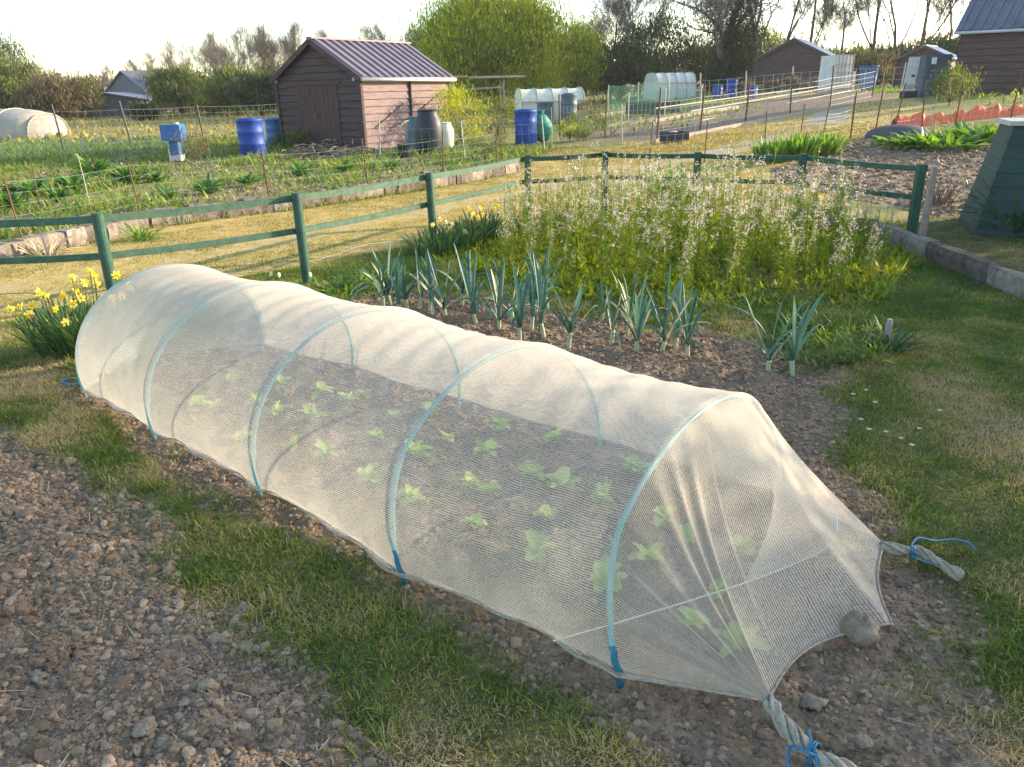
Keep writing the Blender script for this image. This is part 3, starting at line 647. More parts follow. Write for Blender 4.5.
# ------------------------------------------------------------------ leeks
def leek(seed,H=.45):
    g=np.random.default_rng(seed); sh=MB(); hsh=.09*g.uniform(.7,1.3); lean=g.uniform(-.03,.03)
    pts=np.array([[lean*s,0,-.02+(hsh+.02)*s] for s in np.linspace(0,1,7)]); sh.tube(pts,np.linspace(.015,.014,7),10,np.nan_to_num(.5))
    n=int(g.integers(8,11)); fan=g.uniform(0,PI)
    i=np.arange(n); az=fan+PI*(i%2)+g.uniform(-.35,.35,n)
    el=np.linspace(1.08,1.54,n)+g.uniform(-.12,.12,n); L=H*g.uniform(.75,1.15,n)*(1-.25*(i<2)); W=g.uniform(.018,.03,n)*H/.45
    bend=g.uniform(-.05,.6,n)+(g.uniform(0,1,n)<.36)*g.uniform(.8,2.4,n)
    base=np.stack([np.full(n,lean),np.zeros(n),hsh*.55+hsh*.5*i/n],1)
    tint=g.uniform(0,.75,n); tint[0]=g.choice([.97,.7]); tint[g.uniform(0,1,n)<.12]=.95
    lv=MB(); v,q,t=strips(base,az,el,L,bend,W,12,.32,'strap',tint,g.uniform(-.5,.5,n))
    lv.add(v,q,t); return sh,lv
def add_leek(px,py,H,seed,label):
    p=at(px,py); z0=hg(p[0],p[1])-.005
    t=thing('leek',label,'leek',(p[0],p[1],z0),0,'leeks in the bed behind the tunnel'); sh,lv=leek(seed,H); sh.build('stem','shank',t,True); lv.build('leaves','leek',t,True)
LK=[(383,303,.36),(391,302,.42),(407,308,.36),(419,309,.34),(446,314,.46),(477,320,.46),(499,329,.46),(513,322,.34),(531,329,.34),(545,335,.44),(568,343,.42),(611,342,.30),(637,350,.42),(661,350,.46),(688,353,.36),(768,369,.42),(793,374,.44),(462,306,.36),(497,300,.3),(548,310,.4),(430,312,.4),(470,300,.34),(520,338,.42),(535,312,.36),(398,312,.36),(600,318,.3),(626,330,.36),(675,345,.42)]
for i,(a,b_,h) in enumerate(sorted(LK)):
    add_leek(a,b_,h,300+i,'blue-green leek standing in bare soil, %s leek from the left'%ORD[i])
# ------------------------------------------------------------------ daffodils
def daffodil(c,n_leaf,rad,H,flowers,label,seed,rz=0,mat='daff'):
    g=np.random.default_rng(seed); t=thing('daffodil_clump',label,'daffodils',c,rz)
    r=rad*np.sqrt(g.uniform(0,1,n_leaf)); a=g.uniform(0,6.28,n_leaf); base=np.stack([r*np.cos(a),r*np.sin(a)*.7,np.zeros(n_leaf)-.01],1)
    m=MB(); m.add(*strips(base,a+g.normal(0,.5,n_leaf),g.uniform(1.0,1.5,n_leaf),H*g.uniform(.6,1.1,n_leaf),g.uniform(.1,.9,n_leaf),g.uniform(.009,.014,n_leaf),5,.1,'strap',g.uniform(0,1,n_leaf),g.uniform(-.6,.6,n_leaf))); m.build('leaves','daff_leaf',t)
    for k,(dx,dy,z,mt) in enumerate(flowers):
        st=MB(); bx,by=dx*.6,dy*.6; P=interp([(bx,by,0),(dx*.9,dy*.9,z*.6),(dx,dy,z)],8); st.tube(P,.003,5,.6); s=st.build('stem','daff_leaf',t)
        f=MB(); az0=g.uniform(0,6.28); face=g.uniform(0,6.28); tilt=g.uniform(-.2,.5)
        nrm=np.array([math.cos(face)*math.cos(tilt),math.sin(face)*math.cos(tilt),math.sin(tilt)]); u=np.cross(nrm,[0,0,1]);u/=np.linalg.norm(u);w=np.cross(nrm,u)
        cc=np.array([dx,dy,z])
        for p in range(6):
            th=az0+p*PI/3; d=math.cos(th)*u+math.sin(th)*w; sd=-math.sin(th)*u+math.cos(th)*w; Lp=.034; 
            pts=[cc,cc+d*Lp*.5+sd*.011+nrm*.003,cc+d*Lp+nrm*-.002,cc+d*Lp*.5-sd*.011+nrm*.003]; f.add(pts,[[0,1,2,3]],.8)
        fo=f.build('flower',mt,t)
        n=8; tr=MB(); V=[]
        for ring,(rr,zz) in enumerate(((.008,0),(.010,.014),(.015,.026))):
            for q_ in range(n):
                th=q_*2*PI/n; V.append(cc+nrm*zz+(math.cos(th)*u+math.sin(th)*w)*rr)
        tr.add(V,[[i_*n+q_,i_*n+(q_+1)%n,(i_+1)*n+(q_+1)%n,(i_+1)*n+q_] for i_ in range(2) for q_ in range(n)],.1); tr.build('trumpet','daff',fo,True)
    return t
def pxflowers(c,lst,mt='daff'):
    """flower heads: picture column/row at the clump's own distance"""
    out=[]
    for a,b_ in lst:
        d=ray(a,b_); dy=random.uniform(-.12,.12); t=(c[1]+dy)/d[1]; out.append((d[0]*t-c[0],dy,CH+d[2]*t-c[2],mt))
    return out
c=atg(83,352); c=np.array([c[0],c[1],hg(c[0],c[1])])
daffodil(c,380,.3,.36,pxflowers(c,[(72,278),(84,283),(75,292),(94,277),(96,284),(90,272),(43,296),(38,292),(10,309),(22,306),(33,305),(30,314),(27,316),(49,322),(66,322),(64,295),(73,304),(81,298),(116,275),(112,298),(128,283),(131,288),(114,305),(56,309),(122,296),(47,297)]),'big clump of yellow daffodils at the far left end of the tunnel',1)
c=spot(462,8.3); c[2]=hg(c[0],c[1])
daffodil(c,160,.22,.34,pxflowers(c,[(440,219),(446,222),(452,224),(449,228),(433,226),(465,232)],'narc'),'clump of pale cream daffodils right of the third green post',2)
c=spot(487,8.8); c[2]=hg(c[0],c[1])
daffodil(c,260,.34,.34,pxflowers(c,[(469,209),(473,214),(480,208),(483,215),(495,209),(501,213),(498,206),(506,217),(471,218),(478,217)]),'clump of golden daffodils behind the leeks left of the blossom',3)
c=spot(438,8.0); c[2]=hg(c[0],c[1]); daffodil(c,160,.26,.32,pxflowers(c,[(433,225)]),'dark leafy daffodil clump at the foot of the third green post',4)
# white tulip-like flowers behind the tunnel
for i,(a,b_) in enumerate([(273,279),(281,281),(312,281)]):
    p=at(a,b_+9); t=thing('white_flower',['small white flower left of the pair behind the tunnel','small white flower right of the pair behind the tunnel','small white flower at the foot of the second green post'][i],'flower',(p[0],p[1],hg(p[0],p[1])),group='white flowers behind the tunnel')
    MB().tube([(0,0,0),(0,0,.1)],.003,5).build('stem','daff_leaf',t); m=MB(); m.add(*strips(np.tile([0,0,.1],(6,1)),np.arange(6)*PI/3,1.2,.045,-.5,.028,4,.1,'petal',.9)); m.build('petals','narc',t)
# ------------------------------------------------------------------ flowering plants
def flowerplant(seed,H=.9):
    g=np.random.default_rng(seed); st=MB(); lv=MB(); bl=MB(); ns=int(g.integers(4,7))
    lb,la,ll,lw=[],[],[],[]; pb=[]
    for s in range(ns):
        a=g.uniform(0,6.28); sp=g.uniform(.02,.16)*(s>0); h=H*g.uniform(.7,1.05)
        P=interp([(0,0,-.02),(math.cos(a)*sp*.6,math.sin(a)*sp*.6,h*.4),(math.cos(a)*sp+g.uniform(-.03,.03),math.sin(a)*sp+g.uniform(-.03,.03),h)],10)
        st.tube(P,np.linspace(.006,.0018,10),4,.45)
        for k in range(int(g.integers(20,32))):
            f=g.uniform(.03,.85)**1.1; p=P[int(f*9)]; lb.append(p); la.append(g.uniform(0,6.28)); ll.append(g.uniform(.035,.11)*(1.15-f)); lw.append(g.uniform(.018,.036)*(1.25-f))
        # side twigs carrying blossom
        for k in range(int(g.integers(5,9))):
            f=g.uniform(.55,1.0); p=P[int(f*9)]; a2=g.uniform(0,6.28); l=g.uniform(.04,.16); e=p+np.array([math.cos(a2)*l*.6,math.sin(a2)*l*.6,l])
            st.tube([p,e],[.002,.001],3,.5,False)
            if g.uniform()<.72:
                for q_ in range(int(g.integers(4,9))): pb.append(e+g.normal(0,.013,3)*np.array([1,1,1.3]))
    n=len(lb); f_=np.array([b[2] for b in lb])/H
    lv.add(*strips(np.array(lb),np.array(la),g.uniform(-.1,1.0,n),np.array(ll),g.uniform(-.2,1.2,n),np.array(lw),2,0,'leaf',np.clip(g.beta(2.2,2.2,n)+(.25-f_)*.35,0,1)))
    pb=np.array(pb); m=len(pb); 
    for k in range(4):
        lvv=strips(pb,g.uniform(0,6.28,m)+k*PI/2,g.uniform(-.2,1.,m),g.uniform(.012,.018,m),0,g.uniform(.010,.015,m),1,0,'leaf',g.uniform(0,1,m)); bl.add(*lvv)
    return st,lv,bl
fp=[]
def flow_positions():
    g=np.random.default_rng(77); x,y=sample(P_flow,4000,77,.12); k=(x>-.05+.0*y)&(x<3.75); x,y=x[k],y[k]; keep=[]
    for a,b_ in zip(x,y):
        if all((a-c)**2+(b_-d)**2>.235**2 for c,d in keep): keep.append((a,b_))
    return keep
pos=flow_positions(); print('flowering plants',len(pos))
lab='tall leggy plant with small pale pinkish blossom in the dense strip before the back fence'
protos=[]
for i,(x,y) in enumerate(pos):
    g=np.random.default_rng(900+i); frontness=sst(0,.7,poly_sd(P_flow,np.array([x]),np.array([y])))[0]
    sc=(.62+.36*float(frontness))*g.uniform(.7,1.1)*(1.0-.12*(x<.6)); z=hg(x,y)
    if i<8:
        t=thing('flowering_plant',lab,'flowering plant',(x,y,z),g.uniform(0,6),'flowering plants in the strip before the back fence'); t.scale=(sc,)*3
        st,lv,bl=flowerplant(500+i); st.build('stems','rocket',t); lv.build('leaves','rocket',t); bl.build('blossoms','blossom',t); protos.append(t)
    else: dup(protos[i%8],(x,y,z),g.uniform(0,6.28),sc)
# ------------------------------------------------------------------ green rail fence
TOPZ=.77
leftp=[at(97,218,TOPZ),at(297,197,TOPZ),at(430,176,TOPZ),at(527,158,TOPZ)]
backp=[at(605,154,TOPZ),at(698,155,TOPZ),at(803,157,TOPZ),at(922,168,TOPZ)]
start=at(-90,224,TOPZ)
allp=[start]+leftp+backp
fen=thing('rail_fence','green painted two-rail timber fence bending round the plot','fence',(*leftp[1][:2],0)); FL=np.array(fen.location)
for i,p in enumerate(allp):
    b=MB(); z0=hz(p[0],p[1]); w=.085 if i<4 else .075
    g=np.random.default_rng(i); tl=np.array([g.uniform(-.01,.01),g.uniform(-.01,.01),0])
    lo=np.array([p[0],p[1],z0-.2])-FL; hi=np.array([p[0],p[1],TOPZ+.035])+tl-FL
    if i<4: b.tube([lo,lo*.5+hi*.5,hi-np.array([0,0,.006]),hi],[w/2,w/2,w/2,w/2*.85],14)
    else: b.bar(lo,hi,w,w)
    b.build('post','green_paint',fen,i<4 and False)
    if i<len(allp)-1:
        q_=allp[i+1]; d=(q_-p)/np.linalg.norm(q_-p); sd=np.array([-d[1],d[0],0])*.062
        mt='green_rail' if i<4 else 'dark_rail'
        b=MB(); n=9; P=[]
        for s in np.linspace(-.02,1.0,n): 
            c_=p*(1-s)+q_*s+sd; P.append(np.array([c_[0],c_[1],TOPZ-.015-.012*math.sin(PI*max(s,0))])-FL)
        for a_,b__ in zip(P[:-1],P[1:]): b.bar(a_,b__+(b__-a_)*.01,.035,.055)
        b.build('rail',mt,fen)
        b=MB(); P=[x_-np.array([0,0,.28]) for x_ in P]
        for a_,b__ in zip(P[:-1],P[1:]): b.bar(a_,b__+(b__-a_)*.01,.03,.05)
        b.build('rail',mt,fen)
        if i<4:
            b=MB(); P=[x_-np.array([0,0,.27+.02*math.sin(k*1.3)]) for k,x_ in enumerate(P)]; b.tube(P,.004,4); b.build('wire','wire',fen)
# leaning old post beside last one, and stakes by the back fence
def stake(a,b_,r,mat,label,n=6,name='stake',group=None):
    z=np.array(a); m=MB(); m.tube([np.zeros(3)-np.array([0,0,.15]),(np.array(b_)-z)*.5+np.array([.004,0,0]),np.array(b_)-z],[r,r,r*.8],n); o=m.build(name,mat,loc=tuple(map(float,z))); tag(o,label,'stake',group); return o
a=atg(921,240); stake(a,at(935,166,.83),.035,'grey_wood','weathered grey post leaning beside the last green fence post',8,'leaning_post')
# ------------------------------------------------------------------ low walls
def low_wall(pts,h,w,name,label,mat,seed,stones=True):
    t=thing(name,label,'wall',(*pts[len(pts)//2][:2],0)); o=np.array(t.location); g=np.random.default_rng(seed); b=MB()
    P=np.array([(p[0],p[1]) for p in pts]); d=np.r_[0,np.cumsum(np.linalg.norm(np.diff(P,axis=0),axis=1))]; L=d[-1]; s=0
    while s<L:
        l=g.uniform(.2,.5) if stones else 1.0
        l=min(l,L-s+.01); m=min(s+l/2,L); c=np.array([np.interp(m,d,P[:,0]),np.interp(m,d,P[:,1])]); e=np.array([np.interp(min(m+.1,L),d,P[:,0]),np.interp(min(m+.1,L),d,P[:,1])])-np.array([np.interp(max(m-.1,0),d,P[:,0]),np.interp(max(m-.1,0),d,P[:,1])])
        rz=math.atan2(e[1],e[0]); z0=hz(*c); hh=h*(g.uniform(.85,1.1) if stones else 1); jj=g.uniform(-.02,.02) if stones else 0
        v=[];nx=5
        # a bumpy block
        for ix in range(nx+1):
            for (yy,zz) in ((-w/2,-.15),(-w/2,hh*.55),(-w/2+.012,hh),(w/2-.012,hh),(w/2,hh*.55),(w/2,-.15)):
                v.append(((ix/nx-.5)*(l+(.004 if stones else .0)),yy+g.uniform(-.012,.012)+jj,zz+(g.uniform(-.012,.012) if zz>0 else 0)))
        v=np.array(v); cc,ss=math.cos(rz),math.sin(rz); v=v@np.array([[cc,ss,0],[-ss,cc,0],[0,0,1]])+np.array([c[0],c[1],z0])-o
        fs=[[ix*6+k,ix*6+k+1,(ix+1)*6+k+1,(ix+1)*6+k] for ix in range(nx) for k in range(5)]+[[0,1,2,3,4,5],[nx*6+k for k in (5,4,3,2,1,0)]]
        b.addf(v,fs,g.uniform(0,1)); s+=l
    b.build('stones' if stones else 'block',mat,t); return t
kw=[(k[0]-.0,k[1]+.02) for k in kerb]
M['kerbstone']=leafy('kerb_stone',[(0,(.17,.14,.115)),(.5,(.26,.215,.175)),(1,(.37,.31,.26))],.0,.9,.1)
def stonebump(m):
    nt=m.node_tree; L=nt.links.new; b=[n for n in nt.nodes if n.type=='BSDF_PRINCIPLED'][0]; g=N(nt,'ShaderNodeNewGeometry'); no=N(nt,'ShaderNodeTexNoise',Scale=9,Detail=8,Roughness=.75); L(g.outputs['Position'],no.inputs['Vector'])
    bp=N(nt,'ShaderNodeBump',Strength=1,Distance=.04); L(no.outputs['Fac'],bp.inputs['Height']); L(bp.outputs[0],b.inputs['Normal'])
    r=[n for n in nt.nodes if n.type=='VALTORGB'][0]; mx=N(nt,'ShaderNodeMix'); mx.data_type='RGBA'; mx.blend_type='MULTIPLY'; mx.inputs[0].default_value=.9
    r2=ramp(nt,[(.35,(.4,.38,.36)),(.6,(1,1,1))],no.outputs['Fac']); L(r.outputs[0],mx.inputs[6]); L(r2.outputs[0],mx.inputs[7]); L(mx.outputs[2],b.inputs['Base Color'])
stonebump(M['kerbstone'])
low_wall(kw,.2,.2,'stone_kerb_wall','low crumbling stone kerb wall along the far side of the grass path','kerbstone',3)
low_wall([(3.98,3.2),(3.99,6),(4.0,8.35)],.115,.12,'concrete_kerb','low mossy concrete wall at the right edge holding up the terrace','kerbstone',4,False)
low_wall([(3.3,8.86),(4.06,8.5)],.17,.1,'short_kerb','short concrete kerb meeting the last green post','kerbstone',5,False)
# ------------------------------------------------------------------ wire fences
def wire_fence(pts,h,step,dz,r,name,label,pmat,prad,wmat,ph=None,lean=.06,seed=1,rails=None):
    """pts: post feet (x,y); wire between"""
    t=thing(name,label,'fence',(*pts[0][:2],hz(*pts[0][:2]))); o=np.array(t.location); g=np.random.default_rng(seed); tops=[];feet=[]
    for p in pts:
        z=hz(p[0],p[1]); hh=(ph or h*1.08)*g.uniform(.92,1.1); f=np.array([p[0],p[1],z]); tp=f+np.array([g.uniform(-lean,lean),g.uniform(-lean,lean)*.5,hh]); feet.append(f);tops.append(tp)
        MB().tube([f-np.array([0,0,.1])-o,tp-o],[prad,prad*.9],6).build('post',pmat,t)
    b=MB()
    for k in range(len(pts)-1):
        f0,f1,t0,t1=feet[k],feet[k+1],tops[k],tops[k+1]; L=np.linalg.norm(f1-f0); n=max(2,int(L/step))
        u0=(t0-f0)/np.linalg.norm(t0-f0)*h; u1=(t1-f1)/np.linalg.norm(t1-f1)*h
        if wmat:
            for i in range(n):
                s=i/n; a_=f0*(1-s)+f1*s; c_=u0*(1-s)+u1*s; b.tube([a_-o,a_+c_-o],r,3,.5,False)
            m=int(h/dz)
            for i in range(m+1):
                e=i/m; P=[f0*(1-s)+f1*s+(u0*(1-s)+u1*s)*e-np.array([0,0,.03*math.sin(PI*s)*(e)])-o for s in (0,.25,.5,.75,1)]; b.tube(P,r*(1.3 if i==m else 1),3,.5,False)
    if wmat: b.build('wire_mesh',wmat,t)
    return t
kf=[(k[0]+0*.0-.25,k[1]+.5) for k in kerb]
def along(P,ds):
    P=np.array(P,float); d=np.r_[0,np.cumsum(np.linalg.norm(np.diff(P,axis=0),axis=1))]; t=np.arange(0,d[-1],ds); return [(np.interp(a,d,P[:,0]),np.interp(a,d,P[:,1])) for a in t]
wire_fence(along(kf[1:],1.9),.75,.12,.12,.0014,'green_wire_fence','thin green wire mesh fence behind the stone kerb wall','rust',.013,'green_wire',.85,.1,11)
wire_fence([spot(a,Y)[:2] for a,Y in ((-60,25),(-5,25.5),(65,26),(133,27),(205,29),(285,31))],1.25,.22,.18,.003,'back_wire_fence','wire mesh fence with leaning dark posts across the meadow','black_plastic',.035,'wire',1.4,.16,12)
wire_fence([spot(a,Y)[:2] for a,Y in ((380,19.5),(465,20),(545,21),(622,22))],.75,.2,.2,.0022,'plot_wire_fence','sagging wire fence between the kerb wall and the blue barrel','pale_stake',.018,'green_wire',.9,.08,13)
wire_fence([spot(a,Y)[:2] for a,Y in ((560,27),(605,25),(657,22.5),(700,23.5),(745,25),(790,27),(830,30),(872,34))],.95,.2,.16,.005,'middle_wire_fence','rusty wire mesh fence running along the middle bare beds','rust',.028,'wire',1.25,.1,14)
wire_fence([spot(a,Y)[:2] for a,Y in ((648,15.2),(704,15.4),(764,15.6),(798,16),(820,16.3),(850,17)) ],.62,.15,.12,.003,'rod_fence','low wire fence on thin rusty rods behind the back rail','rust',.012,'wire',.8,.09,15)
wire_fence([spot(a,Y)[:2] for a,Y in ((850,16.8),(874,17.2),(893,17.4),(922,17.8),(955,18),(1010,18.2),(1060,18.4))],.5,.15,.12,.003,'orange_plot_fence','wire fence with thin stakes in front of the orange netting','rust',.017,'wire',.95,.12,16)
wire_fence([spot(a,Y)[:2] for a,Y in ((700,44),(745,43),(790,42),(845,41),(900,40),(945,39))],1.1,.4,.25,.009,'far_wire_fence','far wire fence in front of the small dark shed','pale_stake',.04,'wire',1.4,.1,17)
# pale horizontal bed rails of the far right plots
def railrow(p0,p1,z,r,label,mat='pale_stake'):
    a=spot(*p0);b_=spot(*p1); t=thing('edging_rail',label,'rail',a); A_=np.zeros(3);B_=b_-a
    n=max(2,int(np.linalg.norm(B_)/2.5)); b=MB(); b.bar(A_+[0,0,z],B_+np.array([0,0,z]),r,r*1.6); b.build('rail',mat,t)
    for i in range(n+1):
        c_=B_*i/n; MB().bar(c_-np.array([0,0,.1]),c_+np.array([0,0,z-.02]),r*.9,r*.9).build('post',mat,t)
railrow((655,30),(852,42),.5,.022,'upper pale rail crossing the far right beds'); railrow((690,27),(850,38),.42,.022,'middle pale rail crossing the far right beds'); railrow((700,23.5),(850,34),.3,.02,'lower pale rail crossing the far right beds')
def plank(p0,p1,h,label,mat='pale_stake'):
    a=atg(*p0);b_=atg(*p1); o=MB().bar(np.array([0,0,h/2-.03]),b_-a+np.array([0,0,h/2-.03]),.07,h).build('bed_edging',mat,loc=tuple(a)); tag(o,label,'edging board')
M['board']=plain('pale_board',(.42,.35,.27),(.28,.23,.18),.85,3)
plank((566,121),(632,112),.16,'pale edging board nearest the light polytunnel','board'); plank((588,130),(655,121),.14,'pale edging board in front of the middle bare bed','board'); plank((655,122),(738,108),.14,'long pale edging board behind the right bare bed','board'); plank((655,143),(762,122),.12,'pale kerb between the bare bed and yellow path','board'); plank((762,122),(842,107),.12,'far length of pale kerb beside the grey path','board'); plank((640,112),(720,105),.14,'short pale board beside the dark crate row','board')
# ------------------------------------------------------------------ sheds
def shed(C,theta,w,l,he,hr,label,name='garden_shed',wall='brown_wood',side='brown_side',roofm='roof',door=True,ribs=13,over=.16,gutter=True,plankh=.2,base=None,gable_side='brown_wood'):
    """C: corner between the gable (facing the viewer) and the right side wall"""
    z=hz(C[0],C[1]) if base is None else base
    t=thing(name,label,'shed',(C[0],C[1],z)); ex=np.array([-math.cos(theta),math.sin(theta),0])  # along the gable, away from C to the left
    ey=np.array([math.sin(theta),math.cos(theta),0]) # along the side, away from viewer
    ez=np.array([0,0,1.])
    P=lambda a,b_,c_: ex*a+ey*b_+ez*c_
    # planked walls: overlapping boards
    def boards(p0,p1,nrm,zlo,zhi,clip=None,name='wall',mat=wall):
        b=MB(); n=int(round((zhi-zlo)/plankh)); d=p1-p0
        for i in range(n):
            a0,a1=zlo+(zhi-zlo)*i/n,zlo+(zhi-zlo)*(i+1)/n
            s0,s1=(0,1),(0,1)
            if clip: s0,s1=clip(a0),clip(a1)
            q=[p0+d*s0[0]+ez*a0+nrm*.055,p0+d*s0[1]+ez*a0+nrm*.055,p0+d*s1[1]+ez*(a1+.012)+nrm*.008,p0+d*s1[0]+ez*(a1+.012)+nrm*.008]
            back=[x-nrm*.05 for x in q]
            b.add(np.array(q+back),[[0,1,2,3],[7,6,5,4],[0,4,5,1],[3,2,6,7],[0,3,7,4],[1,5,6,2]],.5)
        return b.build(name,mat,t)
    gn=-ey; sn=-ex
    clip=lambda z_: (0,1) if z_<=he else (min(.5,.5*(z_-he)/(hr-he)),1-min(.5,.5*(z_-he)/(hr-he)))
    boards(P(0,0,0),P(w,0,0),gn,0,hr-.03,clip); boards(P(0,l,0),P(w,l,0),-gn,0,hr-.03,clip)
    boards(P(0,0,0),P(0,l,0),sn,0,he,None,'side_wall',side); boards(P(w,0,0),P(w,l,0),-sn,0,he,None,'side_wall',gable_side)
    for (a,b_) in ((0,0),(w,0),(0,l),(w,l)):
        m=MB(); m.box(P(a,b_,he/2-.01)+ex*(-.03 if a==0 else .03)+ey*(-.035 if b_==0 else .035),(.09,.09,he),rz=-theta); m.build('corner_board',wall,t)
    # roof of ribbed sheets
    rf=MB(); 
    for sgn in (0,1):
        e0=(-over if sgn==0 else w+over); pitch=(hr-he)/(w/2); ze=he-pitch*over+.05; zr=hr+.05
        a=P(e0,-over,ze);b_=P(e0,l+over,ze);c_=P(w/2,l+over,zr);d_=P(w/2,-over,zr); nrm=np.cross(b_-a,d_-a); nrm/=np.linalg.norm(nrm); nrm=nrm if nrm[2]>0 else -nrm
        q=[a,b_,c_,d_]; rf.add(np.array(q+[x+nrm*.02 for x in q]),[[0,1,2,3],[7,6,5,4],[0,1,5,4],[1,2,6,5],[2,3,7,6],[3,0,4,7]])
        for i in range(ribs):
            f=(i+.5)/ribs; p_=a*(1-f)+b_*f+nrm*.045; r_=d_*(1-f)+c_*f+nrm*.045; rd=(l+2*over)/ribs*.2
            wv=(b_-a)/np.linalg.norm(b_-a)*rd
            rf.add(np.array([p_-wv*1.5-nrm*.03,p_-wv*.8+nrm*.03,p_+wv*.8+nrm*.03,p_+wv*1.5-nrm*.03,r_-wv*1.5-nrm*.03,r_-wv*.8+nrm*.03,r_+wv*.8+nrm*.03,r_+wv*1.5-nrm*.03]),[[0,1,5,4],[1,2,6,5],[2,3,7,6],[0,3,2,1],[4,5,6,7]])
    rf.bar(P(w/2,-over-.02,hr+.1),P(w/2,l+over+.02,hr+.1),.22,.05)
    roof=rf.build('roof',roofm,t)
    for sgn in (0,1):
        b=MB(); e0=(-over if sgn==0 else w+over); pitch=(hr-he)/(w/2); b.bar(P(e0,-over-.02,he-pitch*over+.02),P(w/2,-over-.02,hr+.02),.03,.14); b.build('barge_board',wall,t)
    if gutter:
        b=MB(); z1=he-(hr-he)/(w/2)*over+.02; b.tube([P(-over-.05,-over,z1),P(-over-.05,l+over,z1-.02)],.055,8); gt=b.build('gutter','gutter',t,True)
        return t,P,gt
    return t,P,None
thS=R(32); Cn=spot(366,23.4)
tS,PS,gt=shed(Cn,thS,3.3,4.2,2.0,2.98,'brown plank shed with ribbed roof and downpipe left of the big green tree')
# door of the left shed, hinges, lamp, downpipe
dm=MB(); 
for i in range(9): dm.box(PS(.95+.185*i,-.05,.93),(.178,.03,1.8),rz=-thS)
dr=dm.build('door','brown_door',tS)
m=MB(); m.box(PS(1.7,-.075,1.86),(2.0,.04,.08),rz=-thS); m.build('door_frame','brown_wood',tS)
m=MB(); m.box(PS(1.75,-.08,1.0),(.04,.03,.16),rz=-thS); m.build('handle','rust',dr)
for a in (.12,3.3):
    m=MB(); m.box(PS(a,-.09,1.95),(.1,.08,.1),rz=-thS); m.build('lamp','pale_stake',tS)
m=MB(); m.tube([PS(-.2,2.15,1.95),PS(-.07,2.15,1.8),PS(-.07,2.15,.85),PS(-.12,2.0,.8)],.04,8); m.build('downpipe','black_plastic',tS,True)
m=MB(); m.tube([PS(-.08,2.15,.8),PS(-.2,2.0,.78),PS(-.25,1.5,.72),PS(-.25,1.2,.5)],.03,8); m.build('overflow_pipe','pale_stake',tS,True)
m=MB(); m.tube([PS(-.06,.4,.6),PS(-.06,1.8,1.25)],.02,6); m.build('shadow_bar','brown_wood',tS); m=MB(); m.tube([PS(-.06,2.5,1.0),PS(-.06,3.9,1.6)],.02,6); m.build('shadow_bar','brown_wood',tS)  # thin dark bars stand in for diagonal shadows cast on the side wall
# centre shed, small far shed, right shed
Cc=spot(824,50); tC,PC,_=shed(Cc,R(30),4.1,3.5,1.95,2.95,'small dark plank shed with grey roof right of the ivy-clad tree',roofm='roof_grey',ribs=8,side='sunlit_tan_wood')  # right side wall gets the lit tan, sunlight is in its colour
Cf=spot(944,50); shed(Cf,R(38),2.8,3.0,1.7,2.35,'farthest dark shed low behind the white panel and water tank',roofm='roof_grey',ribs=7)
